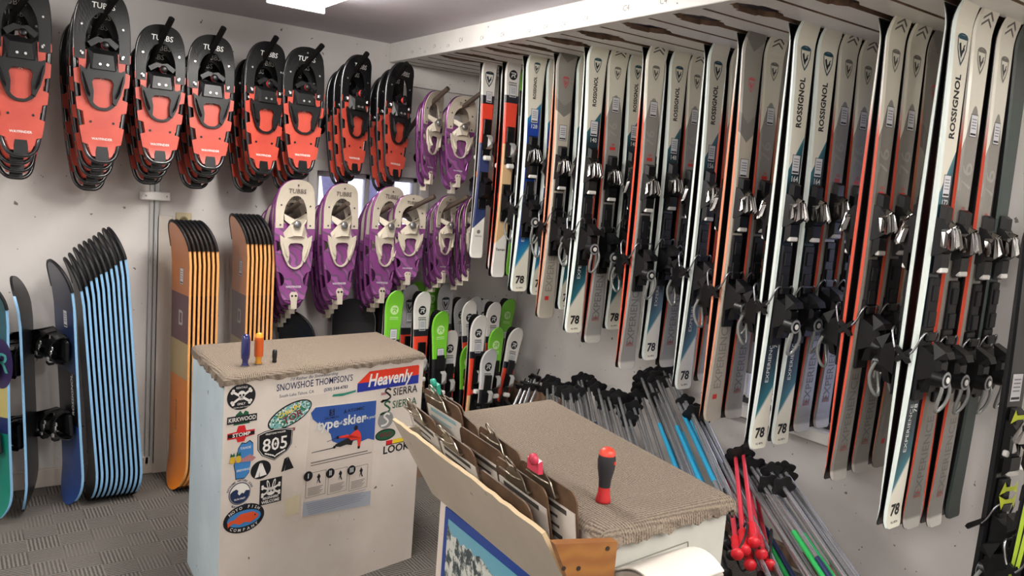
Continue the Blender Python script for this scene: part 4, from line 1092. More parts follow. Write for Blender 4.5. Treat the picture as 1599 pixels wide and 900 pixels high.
# ---- left counter; corners front-left, front-right, back-right, back-left
LQ = [(-2.324, -1.579), (-1.478, -1.418), (-1.471, -.962), (-2.300, -1.060)]
HL = .889
lc = thing('counter', 'white sticker covered counter with a brown carpeted top, left of the other', 'counter', TR(0, 0, 0))
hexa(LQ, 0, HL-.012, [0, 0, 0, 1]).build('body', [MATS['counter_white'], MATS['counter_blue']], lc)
carpet_top(LQ, HL-.012, HL+.004, [.030, .02, .02, .04]).build('carpet_top', MATS['counter_carpet'], lc)
FU = Vector((.846, .161, 0)).normalized(); FN = Vector((FU.y, -FU.x, 0)); F0 = Vector((LQ[0][0], LQ[0][1], 0))
class Face:
    """flat artwork on a vertical face: a along, z up, layers lifted step by step"""
    def __init__(s, F0, U, N): s.F0, s.U, s.N = F0, U, N
    def P(s, a, z, lift=1): return s.F0+s.U*a+Vector((0, 0, z))+s.N*(.0009*lift)
    def poly(s, m, pts, mi=0, lift=1): return m.add([s.P(a, z, lift) for a, z in pts], [tuple(range(len(pts)))], mi)
    def mesh(s, m, vs, fs, a, z, mi=0, lift=1, rot=0):
        c, d = math.cos(rot), math.sin(rot)
        return m.add([s.P(a+x*c-y*d, z+x*d+y*c, lift) for x, y in vs], fs, mi)
    def text(s, m, body, a, z, size, mi=0, lift=1, rot=0, **kw):
        vs, fs = text2d(body, size, **kw); return s.mesh(m, vs, fs, a, z, mi, lift, rot)
    def arc(s, m, body, a, z, r, size, mi=0, lift=1, start=160, end=20, inside=False, **kw):
        n = len(body)
        for i, ch in enumerate(body):
            if ch == ' ': continue
            t = R(start+(end-start)*(i+.5)/n)
            vs, fs = text2d(ch, size, **kw)
            s.mesh(m, vs, fs, a+r*math.cos(t), z+r*math.sin(t), mi, lift, t-math.pi/2+(math.pi if inside else 0))
    def ell(s, m, a, z, ra, rz, mi=0, lift=1, rot=0, n=36):
        vs, fs = fan([(ra*math.cos(2*math.pi*i/n), rz*math.sin(2*math.pi*i/n)) for i in range(n)])
        return s.mesh(m, vs, fs, a, z, mi, lift, rot)
    def rect(s, m, a0, z0, a1, z1, mi=0, lift=1): return s.poly(m, [(a0, z0), (a1, z0), (a1, z1), (a0, z1)], mi, lift)
FL = Face(F0, FU, FN)
SB = mat('sticker_black', '15151a', .4); SWH = mat('sticker_white', 'ece8e2', .45); SRD = mat('sticker_red', 'd2232a', .4); SGR = mat('sticker_green', '1f5a3c', .45)
SBL = mat('sticker_blue', '3f84c4', .45); SNV = mat('sticker_navy', '1c2f56', .45); SYE = mat('sticker_yellow', 'efcf2c', .45); SOR = mat('sticker_orange', 'e0542a', .45); SGY = mat('sticker_grey', '8f908f', .4); STE = mat('sticker_teal', '2e8a74', .5)
SMB = mat('sticker_maroon', '7a2230', .5); SKB = mat('sticker_royal', '25359a', .4); SPK = mat('sticker_dusty_pink', 'b07a7c', .5)
def sticker(name, label, mats):
    class S_: pass
    m = MB()
    return m, lambda: (lambda o: (o.__setitem__('label', label), o)[1])(m.build(name, mats, lc))
# skull
m, done = sticker('skull_sticker', 'round black skull and crossbones sticker', [SB, SWH])
FL.ell(m, .062, .814, .052, .046)
for a in (1, -1):
    FL.mesh(m, [(-.038, -.004), (.038, -.004), (.038, .004), (-.038, .004)], [(0, 1, 2, 3)], .062, .814, 1, 2, R(32*a))
    for e in (-1, 1):
        for k in (-1, 1): FL.ell(m, .062+e*.038*math.cos(R(32*a))-k*.004*math.sin(R(32*a)), .814+e*.038*math.sin(R(32*a))+k*.004*math.cos(R(32*a)), .0055, .0055, 1, 2)
FL.ell(m, .062, .822, .014, .013, 1, 3); FL.rect(m, .0545, .803, .0695, .815, 1, 3)
for e in (-.006, .006): FL.ell(m, .062+e, .820, .004, .004, 0, 4)
FL.poly(m, [(.060, .812), (.064, .812), (.062, .816)], 0, 4)
for e in (-.004, 0, .004): FL.rect(m, .062+e-.0005, .803, .062+e+.0005, .809, 0, 4)
FL.text(m, 'RENTALS', .062, .846, .010, 1, 2, bold=.03); FL.text(m, 'ONLY', .062, .789, .011, 1, 2, bold=.03); FL.text(m, 'SOUTH LAKE TAHOE', .062, .777, .006, 1, 2)
done()
m, done = sticker('resort_sticker', 'black lettered sticker with green peaks', [SB, SGR, SWH])
FL.poly(m, [(.036, .716), (.096, .716), (.09, .757), (.078, .763), (.070, .752), (.060, .765), (.044, .752)], 1, 1)
FL.rect(m, .013, .722, .122, .748, 0, 2); FL.text(m, 'KIRKWOOD', .0675, .735, .021, 2, 3, bold=.03, sx=.86); done()
m, done = sticker('cross_sticker', 'red cross shaped sticker', [SRD, SB, SWH])
FL.poly(m, [(.016, .668), (.048, .668), (.054, .654), (.078, .654), (.084, .668), (.116, .672), (.116, .692), (.084, .692), (.078, .712), (.054, .712), (.048, .692), (.016, .690)], 0, 1)
FL.rect(m, .017, .6735, .115, .6865, 1, 2); FL.text(m, 'STOMP', .066, .680, .018, 2, 3, bold=.04, sx=1.15); done()
m, done = sticker('lake_sticker', 'blue lake outline sticker with pineapples', [SBL, SB, mat('sticker_pine', 'd4b032', .5), SGR, SPK, SWH])
lake = [(.052, .524), (.084, .522), (.100, .54), (.104, .58), (.112, .60), (.110, .64), (.098, .652), (.084, .644), (.070, .648), (.058, .63), (.054, .60), (.044, .575), (.050, .55)]
FL.poly(m, [((a-.078)*1.06+.078, (z-.587)*1.05+.587) for a, z in lake], 1, 1); FL.poly(m, lake, 0, 2)
FL.poly(m, [(.018, .585), (.11, .578), (.124, .588), (.10, .604), (.08, .596)], 4, 3)
for a in (.036, .058): FL.ell(m, a, .594, .010, .013, 2, 4); FL.poly(m, [(a-.009, .606), (a+.009, .606), (a+.006, .620), (a, .612), (a-.006, .620)], 3, 4)
FL.text(m, 'TAHOE', .083, .630, .012, 5, 4, bold=.03); FL.text(m, 'BREWING', .077, .552, .011, 5, 4, bold=.03); done()
m, done = sticker('wave_sticker', 'round navy wave sticker', [SNV, SWH, SNV])
FL.ell(m, .068, .468, .040, .040, 0, 1); FL.ell(m, .068, .468, .037, .037, 1, 2)
lo = [(.068+.036*math.cos(R(t)), .468+.036*math.sin(R(t))) for t in range(170, 371, 10)]
FL.poly(m, lo+[(.090, .476), (.082, .466), (.076, .47), (.066, .462), (.060, .470), (.062, .480), (.054, .486), (.042, .482)], 0, 3)
FL.text(m, 'RUN FAST', .068, .449, .009, 1, 4, bold=.04)
FL.arc(m, 'EXTREME NATURE ZONE', .068, .468, .047, .010, 0, 2, 165, 15, bold=.03); FL.arc(m, 'RUN LIKE HELL', .068, .468, .049, .010, 0, 2, 235, 305, True, bold=.03); done()
m, done = sticker('fish_sticker', 'oval orange fish sticker', [SB, SWH, SBL, SOR])
FL.ell(m, .088, .373, .077, .052, 0, 1, R(1)); FL.ell(m, .088, .373, .063, .030, 2, 2)
FL.poly(m, [(.026, .368), (.036, .376), (.050, .376), (.075, .392), (.120, .392), (.142, .376), (.136, .364), (.110, .354), (.09, .360), (.07, .354), (.05, .364), (.038, .360), (.028, .352)], 3, 3)
FL.ell(m, .128, .378, .003, .003, 0, 4)
for k, ch in enumerate('NOYO FISH'):
    t = R(148-116*(k+.5)/9); vs, fs = text2d(ch, .015, .03); FL.mesh(m, vs, fs, .088+.067*math.cos(t), .373+.041*math.sin(t), 1, 3, (t-math.pi/2)*.7)
for k, ch in enumerate('COMPANY'):
    t = R(218+104*(k+.5)/7); vs, fs = text2d(ch, .015, .03); FL.mesh(m, vs, fs, .088+.067*math.cos(t), .373+.041*math.sin(t), 1, 3, (t+math.pi/2)*.7-.3*0 if False else (t-1.5*math.pi)*.7)
done()
g = NG('glitter', rough=.2); vo = g.n('ShaderNodeTexVoronoi'); vo.inputs['Scale'].default_value = 160; g.t.links.new(g.obj(), vo.inputs['Vector'])
sp = g.n('ShaderNodeSeparateColor'); g.t.links.new(vo.outputs['Color'], sp.inputs[0])
c = g.mix(g.step(sp.outputs[0], .4, .02), '3e7a5f', '7fb6b8'); c = g.mix(g.step(sp.outputs[1], .7, .02), c, 'd4e0d8'); g.col(c)
m, done = sticker('glitter_oval_sticker', 'tilted oval glitter sticker with dark rim', [SB, MATS['glitter'], SYE, SMB])
FL.ell(m, .252, .722, .092, .040, 0, 1, R(20)); FL.ell(m, .252, .722, .087, .035, 1, 2, R(20))
FL.text(m, 'CHILLIN', .246, .735, .024, 2, 3, R(20), bold=.03); FL.text(m, 'TOR', .262, .712, .036, 3, 3, R(20), bold=.04, sx=1.1); done()
m, done = sticker('tiny_sticker', 'tiny dusty red sticker', [SMB, SWH]); FL.rect(m, .251, .660, .274, .671); FL.text(m, 'SKI', .2625, .6655, .008, 1, 2); done()
m, done = sticker('badge_sticker', 'black badge sticker reading 805', [SB, SWH])
bd = [(.127, .668), (.155, .676), (.196, .680), (.237, .676), (.266, .668), (.264, .612), (.246, .588), (.196, .562), (.146, .588), (.129, .612)]
for k, mi, lf in ((1, 0, 1), (.95, 1, 2), (.92, 0, 3)): FL.poly(m, [(.196+(a-.196)*k, .625+(z-.625)*k) for a, z in bd], mi, lf)
FL.text(m, '805', .196, .622, .066, 1, 4, bold=.02, sx=1.02); FL.text(m, 'FIRESTONE WALKER', .196, .664, .0085, 1, 4, bold=.03)
FL.poly(m, [(.196, .632), (.199, .625), (.196, .615), (.193, .625)], 1, 5); FL.rect(m, .189, .6235, .203, .6255, 1, 5)
for e in (-1, 1):
    for k in range(4): FL.ell(m, .196+e*(.008+.009*k), .583+.0035*k, .006, .0026, 1, 4, R(e*(35-4*k)))
FL.ell(m, .196, .578, .003, .003, 1, 4); done()
m, done = sticker('round_sail_sticker', 'round black sticker with white twin sail shape', [SB, SWH])
FL.ell(m, .145, .538, .039, .034, 0, 1); FL.poly(m, [(.122, .512), (.137, .513), (.145, .563), (.139, .561)], 1, 2); FL.poly(m, [(.141, .513), (.168, .516), (.148, .563), (.140, .540)], 1, 2); done()
m, done = sticker('sail_sticker', 'black twin sail sticker', [SB])
FL.poly(m, [(.225, .512), (.236, .514), (.250, .565), (.236, .560)], 0, 1); FL.poly(m, [(.238, .514), (.276, .518), (.252, .566), (.244, .545)], 0, 1); done()
m, done = sticker('bunny_sticker', 'square black sticker with a white rabbit skull', [SB, SWH])
FL.rect(m, .144, .404, .230, .497)
FL.ell(m, .187, .450, .018, .015, 1, 2)
for e in (-1, 1):
    FL.ell(m, .187+e*.011, .476, .0055, .018, 1, 2, R(-e*14)); FL.ell(m, .187+e*.011, .476, .0025, .012, 0, 3, R(-e*14))
    FL.ell(m, .187+e*.006, .452, .003, .0035, 0, 3)
    FL.mesh(m, [(-.036, -.0035), (.036, -.0035), (.036, .0035), (-.036, .0035)], [(0, 1, 2, 3)], .187, .455, 1, 2, R(24*e))
    for s2 in (-1, 1):
        for k in (-1, 1): FL.ell(m, .187+s2*.036*math.cos(R(24*e)), .455+s2*.036*math.sin(R(24*e))*1+k*.004, .005, .005, 1, 2)
FL.text(m, 'BEGINNERS', .187, .427, .0125, 1, 2, bold=.04, sx=.95); FL.text(m, 'WELCOME', .187, .413, .0145, 1, 2, bold=.05); done()
m, done = sticker('shop_lettering_sticker', 'pale bumper sticker with dark serif shop lettering', [mat('sticker_cream', 'e2d9cf', .5), SNV])
FL.rect(m, .196, .780, .515, .862)
FL.text(m, "I'd Rather Be Snowboarding", .345, .8515, .016, 1, 2, shear=.3, sx=1.1); FL.text(m, "SNOWSHOE THOMPSON'S", .353, .826, .036, 1, 2, bold=.015, sx=.74)
FL.text(m, 'South Lake Tahoe, CA', .275, .795, .016, 1, 2, sx=.95); FL.text(m, '(530) 544-4783', .44, .794, .017, 1, 2, bold=.03, sx=1.0); done()
m, done = sticker('swoosh_sticker', 'thin green script sticker', [STE]); FL.poly(m, [(.425, .764), (.47, .760), (.53, .768), (.532, .776), (.48, .771), (.43, .772)]); done()
m, done = sticker('red_and_blue_sticker', 'large red and blue slanted sticker with white lettering', [SRD, SKB, SWH, mat('sticker_true_red', 'e23a1e', .4)])
FL.poly(m, [(.537, .765), (.838, .765), (.838, .800), (.537, .800)], 1, 1); FL.poly(m, [(.537, .800), (.838, .800), (.838, .836), (.832, .842), (.590, .842)], 3, 1)
FL.text(m, 'Heavenly', .69, .803, .070, 2, 3, bold=.05, shear=.22, sx=.82); done()
def sierra(z, mi, nm):
    m, done = sticker('serpent_lettering_sticker', nm, [SB, SGR, SWH])
    FL.text(m, 'SIERRA', .772, z, .044, mi, 2, bold=.012, sx=.92)
    sp = spline([(.70, z+.012), (.685, z+.020), (.672, z+.010), (.69, z-.004), (.70, z-.016), (.685, z-.026), (.66, z-.028)], 5)
    P = [(p[0], p[1]) for p in sp]
    for (a, b), (c_, d) in zip(P, P[1:]):
        t = Vector((c_-a, d-b)).normalized()*.004; FL.poly(m, [(a-t.y, b+t.x), (a+t.y, b-t.x), (c_+t.y, d-t.x), (c_-t.y, d+t.x)], mi, 1)
    FL.poly(m, [(.664, z-.022), (.650, z-.030), (.66, z-.036), (.674, z-.030)], mi, 1); done()
sierra(.742, 0, 'black sticker lettered with a snake shaped S'); sierra(.690, 1, 'green sticker lettered with a snake shaped S')
m, done = sticker('mini_flag_sticker', 'tiny dusty pink label sticker', [SPK]); FL.rect(m, .652, .738, .676, .748); done()
m, done = sticker('round_grey_sticker', 'round grey sticker with a white serpent S', [SGY, SWH])
FL.ell(m, .681, .634, .038, .036)
sp = [(p[0], p[1]) for p in spline([(.700, .654), (.685, .660), (.672, .650), (.684, .638), (.694, .626), (.682, .614), (.660, .612)], 5)]
for (a, b), (c_, d) in zip(sp, sp[1:]):
    t = Vector((c_-a, d-b)).normalized()*.004; FL.poly(m, [(a-t.y, b+t.x), (a+t.y, b-t.x), (c_+t.y, d-t.x), (c_-t.y, d+t.x)], 1, 2)
done()
m, done = sticker('green_oval_sticker', 'oval dark green sticker', [SB, SGR, SMB]); FL.ell(m, .685, .572, .050, .024, 0, 1); FL.ell(m, .685, .572, .046, .020, 1, 2); FL.text(m, 'WILD', .685, .572, .026, 2, 3, bold=.03); done()
m, done = sticker('red_yellow_sticker', 'black lettered sticker under a red and yellow bar', [SRD, SYE, SB])
FL.rect(m, .690, .528, .722, .545, 0, 1); FL.rect(m, .724, .528, .80, .545, 1, 1); FL.rect(m, .690, .525, .80, .528, 2, 1); FL.text(m, 'LOOK.', .748, .505, .045, 2, 1, bold=.05, sx=1.05); done()
m = MB(); FL.poly(m, [(.24, .405), (.31, .41), (.305, .34), (.25, .335)]); o = m.build('tape_stain', mat('stain_yellow', 'd8cdae', .6), lc); o['label'] = 'yellowed tape stain'
# ---- poster on the left counter
ps = thing('poster', 'blue ski poster of a red jacketed skier taped to the white counter', 'poster', TR(0, 0, 0))
PQ = [(.318, .318), (.628, .290), (.630, .722), (.338, .735)]
m = MB(); m.add([FL.P(a, z, 2) for a, z in PQ]+[FL.P(a, z, .2) for a, z in PQ], [(0, 1, 2, 3), (0, 4, 5, 1), (1, 5, 6, 2), (2, 6, 7, 3), (3, 7, 4, 0)])
m.build('sheet', mat('poster_paper', 'd9cec4', .5), ps)
m = MB(); FL.poly(m, [(.355, .733), (.629, .721), (.630, .560), (.60, .572), (.565, .565), (.545, .575), (.47, .572), (.435, .59), (.425, .62), (.40, .645), (.345, .690), (.336, .715)], 0, 3)
m.build('sky_area', mat('poster_blue', '2f55a0', .45), ps)
m = MB()
FL.text(m, 'type', .412, .660, .054, 0, 5, R(-1), bold=.05); FL.text(m, 'skier', .530, .661, .054, 0, 5, R(-1), bold=.05)
FL.text(m, 'of', .466, .657, .018, 0, 5, bold=.03); FL.text(m, 'are you?', .601, .658, .016, 0, 5, bold=.03); FL.text(m, 'what', .362, .654, .016, 0, 5, bold=.02)
m.build('headline', INKW, ps)
m = MB(); FL.rect(m, .415, .692, .438, .716, 0, 4); FL.text(m, 'S', .4265, .704, .026, 1, 5, bold=.04); FL.text(m, 'SALOMON', .4265, .683, .013, 0, 4, bold=.02)
FL.poly(m, [(.478, .688), (.486, .710), (.494, .686), (.486, .696)], 0, 4); FL.text(m, 'ATOMIC', .535, .699, .017, 0, 4, bold=.03, sx=1.2); m.build('sponsor_logos', [mat('poster_ink', '141a33', .5), mat('poster_blue', '2f55a0', .45)], ps)
m = MB(); FL.poly(m, [(.53, .612), (.545, .618), (.560, .604), (.566, .580), (.562, .545), (.552, .548), (.550, .572), (.538, .580), (.520, .578), (.506, .590), (.512, .600), (.500, .606), (.460, .604), (.464, .598), (.502, .596)], 0, 5)
m.build('skier_jacket', mat('poster_red', 'e23b2c', .5), ps)
m = MB(); FL.poly(m, [(.506, .592), (.52, .578), (.530, .580), (.522, .560), (.498, .566), (.470, .562), (.446, .568), (.448, .576)], 0, 5); FL.ell(m, .538, .626, .009, .010, 0, 5)
FL.ell(m, .457, .601, .006, .006, 0, 5); FL.ell(m, .556, .545, .006, .006, 0, 5); FL.ell(m, .444, .566, .006, .006, 0, 5); FL.poly(m, [(.345, .561), (.346, .563), (.45, .566), (.45, .562)], 0, 5)
FL.poly(m, [(.41, .592), (.41, .594), (.46, .602), (.46, .600)], 0, 5); m.build('skier_trousers', mat('poster_black', '1a1a1e', .5), ps)
m = MB(); rows = [(.345, .60, .522, .004), (.345, .62, .512, .003)]
for a0, a1, z, h in rows: FL.rect(m, a0, z-h/2, a1, z+h/2, 0, 4)
for a0, zt, n in ((.328, .484, 'I'), (.424, .476, 'II'), (.520, .468, 'III')):
    w_, h_ = .086, .095
    for r in ((a0, zt-h_, a0+w_, zt-h_+.0015), (a0, zt-.0015, a0+w_, zt), (a0, zt-h_, a0+.0015, zt), (a0+w_-.0015, zt-h_, a0+w_, zt)): FL.rect(m, *r, 0, 4)
    FL.ell(m, a0+.008, zt-.010, .019, .019, 1, 5); FL.text(m, n, a0+.008, zt-.010, .026, 2, 6, bold=.04)
    FL.poly(m, [(a0+.045, zt-.048), (a0+.052, zt-.028), (a0+.046, zt-.022), (a0+.054, zt-.008), (a0+.062, zt-.020), (a0+.058, zt-.032), (a0+.064, zt-.048), (a0+.058, zt-.046), (a0+.054, zt-.034)], 1, 4)
    for k in range(6): FL.rect(m, a0+.010, zt-.060-.0055*k, a0+w_-.012-.006*(k % 3), zt-.058-.0055*k, 0, 4)
for k in range(6): FL.rect(m, .332+.003*k, .362-.008*k, .60-.01*(k % 3), .3645-.008*k, 3, 4)
m.build('panel_boxes', [mat('poster_line', '6e6862', .5), SB, INKW, mat('poster_line2', '8e92a0', .5)], ps)
m = MB(); FL.poly(m, [(.319, .320), (.627, .292), (.628, .352), (.322, .376)], 0, 3); m.build('footer_band', mat('poster_greyblue', 'aab0bb', .5), ps)

# ---- right counter
RQ = [(-2.045, -3.164), (-1.634, -3.139), (-1.519, -2.319), (-1.930, -2.344)]
HR = .938
rc = thing('counter', 'white counter with carpeted top and clipboard bin, nearest the camera', 'counter', TR(0, 0, 0))
def inset(q, d):
    cx = sum(p[0] for p in q)/4; cy = sum(p[1] for p in q)/4
    return [(x+(cx-x)*d, y+(cy-y)*d) for x, y in q]
RB = inset(RQ, .03)
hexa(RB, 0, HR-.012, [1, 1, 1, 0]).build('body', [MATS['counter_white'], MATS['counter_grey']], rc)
carpet_top(RQ, HR-.012, HR+.004, [.034, .05, .02, .015]).build('carpet_top', MATS['counter_carpet'], rc)
D2 = Vector((.138, .990, 0)).normalized(); N2 = Vector((-.990, .138, 0)).normalized(); B0 = Vector((RQ[0][0], RQ[0][1], 0))
def bp(d, o, z): return B0+D2*d+N2*o+Vector((0, 0, z))
def slab(c4, n, th):
    a = [Vector(p) for p in c4]; n = Vector(n)*th
    return [*a, *[p+n for p in a]], [(0, 1, 2, 3), (7, 6, 5, 4), (0, 4, 5, 1), (1, 5, 6, 2), (2, 6, 7, 3), (3, 7, 4, 0)]
# slanting front panel of the bin (leans out from the counter), worn top edge
pn = (N2*.9+Vector((0, 0, -.45))).normalized()
nt = 24; vs = []; fs = []
for i in range(nt+1):
    d = .02+(.885-.02)*i/nt; w_ = rnd.uniform(-.0025, .0015)
    zt = .955-.035*i/nt+w_
    lo = bp(.02+(.83-.02)*i/nt, .007, .757-.052*i/nt)
    for p in (lo, bp(d, .122, zt)): vs += [p, p+pn*.009]
for i in range(nt):
    a, b = 4*i, 4*i+4; fs += [(a, a+2, b+2, b), (a+1, b+1, b+3, a+3), (a+2, a+3, b+3, b+2), (a, b, b+1, a+1)]
fs += [(0, 1, 3, 2), (4*nt, 4*nt+2, 4*nt+3, 4*nt+1)]
mi = [2 if k % 4 == 2 else 0 for k in range(4*nt)]+[2, 2]
MB().add(vs, fs, mi).build('bin_panel', [MATS['pale_panel'], MATS['pale_panel'], WORN], rc)
e = [bp(-.006, .128, .950), bp(-.006, -.012, .935), bp(-.006, -.012, .70), bp(-.006, .010, .70)]
vs, fs = slab(e, -D2, .020); m = MB().add(vs, fs); we = m.build('bin_end', MATS['orange_wood'], rc); we['label'] = 'bare orange wood end piece'
m = MB()
for a, z in ((.105, .90), (.072, .895), (.01, .925), (.085, .85), (.005, .80)):
    p = bp(-.0262, a-.0, z); m.cyl(p, p-D2*.0015, .0045, n=10)
m.build('screw', mat('screw_dark', '2a211b', .5), we)
vs, fs = slab([bp(.84, .10, .90), bp(.84, -.01, .90), bp(.84, -.01, .705), bp(.84, .012, .705)], D2, .015); MB().add(vs, fs).build('bin_back', MATS['pale_panel'], rc)
# mountain poster on the bin side
FP = Face(bp(0, 0, 0)-N2*.0105+D2*.0, -D2, N2)
def FPp(m, pts, mi, lf): return m.add([bp(d, .004+.001*lf, z) for d, z in pts], [tuple(range(len(pts)))], mi)
mp = thing('mountain_poster', 'blue bordered snowy mountain poster on the side of the near counter', 'poster', TR(0, 0, 0))
m = MB(); vs, fs = slab([bp(.755, .0045, .18), bp(.10, .0045, .18), bp(.10, .0045, .744), bp(.755, .0045, .692)], -N2, .004); m.add(vs, fs); m.build('border', mat('poster_border_blue', '1c3f8c', .4), mp)
g = NG('poster_sky', rough=.4); g.col(g.mix(g.step(g.sep(g.obj())[2], .35, .35), '9cc6d0', '5f9fb4'))
m = MB(); FPp(m, [(.728, .21), (.13, .21), (.13, .716), (.728, .668)], 0, 1.2); m.build('sky_area', MATS['poster_sky'], mp)
g = NG('poster_mountain', rough=.5); ov = g.obj(); nn = g.noise(ov, 26, 5, .65)
c = g.mix(g.step(nn, .46, .08), '3c4a4e', 'c9ccc4'); g.col(c)
ridge = [(.728, .655), (.715, .641), (.69, .632), (.665, .640), (.634, .630), (.615, .643), (.60, .638), (.575, .650), (.552, .640), (.52, .655), (.487, .650), (.45, .642), (.42, .648), (.39, .625), (.36, .61), (.32, .585), (.29, .60), (.24, .57), (.18, .55), (.13, .52)]
m = MB(); FPp(m, [(.728, .21)]+[(.13, .21)][:0]+[(.13, .21)]+ridge[::-1], 0, 1.8); m.build('mountain', MATS['poster_mountain'], mp)
# hinge line, flap and paper tray on the near end
EN = -D2; EU = N2*-1
def ep(a, o, z): return B0+EU*a+EN*o+Vector((0, 0, z))     # a from the left corner to the right, o out of the face
m = MB()
for p, q in ((ep(.03, -.006, .862), ep(.215, -.006, .892)), (ep(.215, -.006, .892), ep(.218, -.006, .872)), (ep(.03, -.006, .862), ep(.045, -.006, .80))): m.tube([p, q], .0013, 6)
m.build('flap_seam', mat('seam_grey', '77756c', .7), rc)  # thin grey line along the groove of the flap
pt = thing('paper_pad', 'thick pad of curled white forms sticking out of the near counter end', 'paper', TR(0, 0, 0))
for k, (nm, dz) in enumerate((('top_sheet', 0), ('sheets', -.006))):
    vs = []; fs = []; n = 10
    for i in range(n+1):
        t = i/n; o = -.02+.16*t; z = .872+.045*math.sin(t*2.3)-.020*t
        for a, ta in ((.035, 0), (.205, .02)):
            p = ep(a*.92+.004+.015*t, o*.8, z+dz+ta*1.0-.002*k-.018); q = Vector((0, 0, -.003 if k == 0 else -.022))
            vs += [p, p+q]
    for i in range(n):
        a, b = 4*i, 4*i+4; fs += [(a, a+2, b+2, b), (a+1, b+1, b+3, a+3), (a, b, b+1, a+1), (a+2, a+3, b+3, b+2)]
    fs += [(0, 1, 3, 2), (4*n, 4*n+2, 4*n+3, 4*n+1)]
    MB().add(vs, fs).build(nm, mat('form_paper', 'd3cdc3', .7) if k == 0 else mat('form_edges', 'a89f95', .7), pt)

# ---- clipboards in the bin
g = NG('hardboard', rough=.6); ov = g.obj(); g.col(g.mix(g.step(g.noise(ov, 14, 4), .35, .4), '3e2d22', '75583f'))
PAP = mat('form_sheet', 'd9d2c8', .6); PRN = mat('form_print', '4a4540', .6); PRB = mat('form_tint', '8fb0b4', .6)
def clipboard(d, o, z, yaw, tilt, label, clip=None, col='hardboard', paper=True, w_=.225, h_=.235):
    """d along the bin (0 = near end), o out from the counter, z top edge; board hangs down from there"""
    ax = math.atan2(D2.y, D2.x)
    M = Matrix.Translation(bp(d, o, z)) @ Matrix.Rotation(ax+math.pi+yaw, 4, 'Z') @ Matrix.Rotation(-tilt, 4, 'X')
    t = thing('clipboard', label, 'clipboard', M, 'clipboards in the counter bin')
    # local: x along the bin (towards the camera), -y out of the counter, z up, origin at top middle
    r = .022; pts = []
    for cx, cz, a0 in ((w_/2-r, -r, 0), (-w_/2+r, -r, 90), (-w_/2+.004, -h_+.004, 180), (w_/2-.004, -h_+.004, 270)):
        rr = r if cz > -.1 else .004
        for k in range(6): pts.append((cx+rr*math.cos(R(a0+18*k)), cz+rr*math.sin(R(a0+18*k))))
    MB().prism(pts, 0, .0032).build('board', MATS[col], t)
    if paper:
        m = MB(); m.box((0.004, -.0012, -h_/2-.02), (w_-.02, .0022, h_-.05)); 
        m.build('form', PAP, t)
        m = MB()
        for k in range(int((h_-.065)/.022)): m.box((-.02*(k % 2), -.0026, -.055-.022*k), (w_*.68-.03*(k % 3), .0005, .006 if k % 3 else .011))
        m.build('form_print', PRN if paper == 1 else PRB, t)
    if clip:
        m = MB(); CM = mat('clip_steel', 'a79d8c', .28, .9)
        m.prism([(-.05, -.03), (.05, -.03), (.035, .0), (.012, .014), (-.012, .014), (-.035, .0)], -.012, -.0095); m.box((0, -.006, -.03), (.10, .012, .004))
        m.tube([(-.03, -.012, -.006), (-.03, -.030, .010), (.03, -.030, .010), (.03, -.012, -.006)], .0022, 6)
        m.tube(spline([(-.012, -.012, .010), (-.018, -.02, .03), (0, -.024, .042), (.018, -.02, .03), (.012, -.012, .010)], 4), .0022, 6)
        m.build('clip', CM, t)
        if clip != 'steel':
            cm = mat('clip_'+clip, {'green': '2d9c82', 'pink': 'c43a52'}[clip], .35)
            m = MB(); m.hull([(sx*.022, -.02+dy, dz) for sx in (-1, 1) for dy, dz in ((0, .015), (-.012, .018), (0, .045), (-.010, .042))]); m.lathe([(0, 0), (.012, 0), (.012, .01), (0, .01)], 12, 0, TR(.012, -.03, .05, 0, R(90)))
            m.build('coloured_clip', cm, t)
CB = [(.80, .085, .965, 0, -18, 'low worn clipboard nearest the pale panel at the far end of the bin', 'steel', 1),
      (.735, .050, 1.015, 4, -14, 'tall brown clipboard with bluish form at the far end of the bin', 'steel', 2),
      (.775, .020, 1.005, 2, -10, 'small brown clipboard with the teal clip at the far end', 'green', 1),
      (.655, .015, .985, -5, -8, 'brown clipboard corner showing behind the tall bluish form', None, 1),
      (.54, .095, .970, 2, -18, 'low clipboard along the panel in the middle of the bin', 'steel', 1),
      (.47, .055, .985, 3, -14, 'dark brown clipboard with cream form in the middle of the bin', None, 1),
      (.42, .030, 1.000, 0, -10, 'rust edged clipboard with pale blue form in the middle of the bin', 'steel', 2),
      (.25, .100, .955, 2, -18, 'clipboard with pale blue form along the panel near the wood end', None, 2),
      (.245, .065, .985, 2, -13, 'large clipboard with steel ring clip near the wood end', 'steel', 1),
      (.185, .032, .995, 3, -9, 'dark framed clipboard with the pink clip beside the carpet', 'pink', 1)]
for d, o, z, yw, tl, lab, cl, pp in CB: clipboard(d, o, z, R(yw), R(tl if tl > -18 else -20), lab, cl, paper=pp, h_=.235 if tl > -18 else .185)

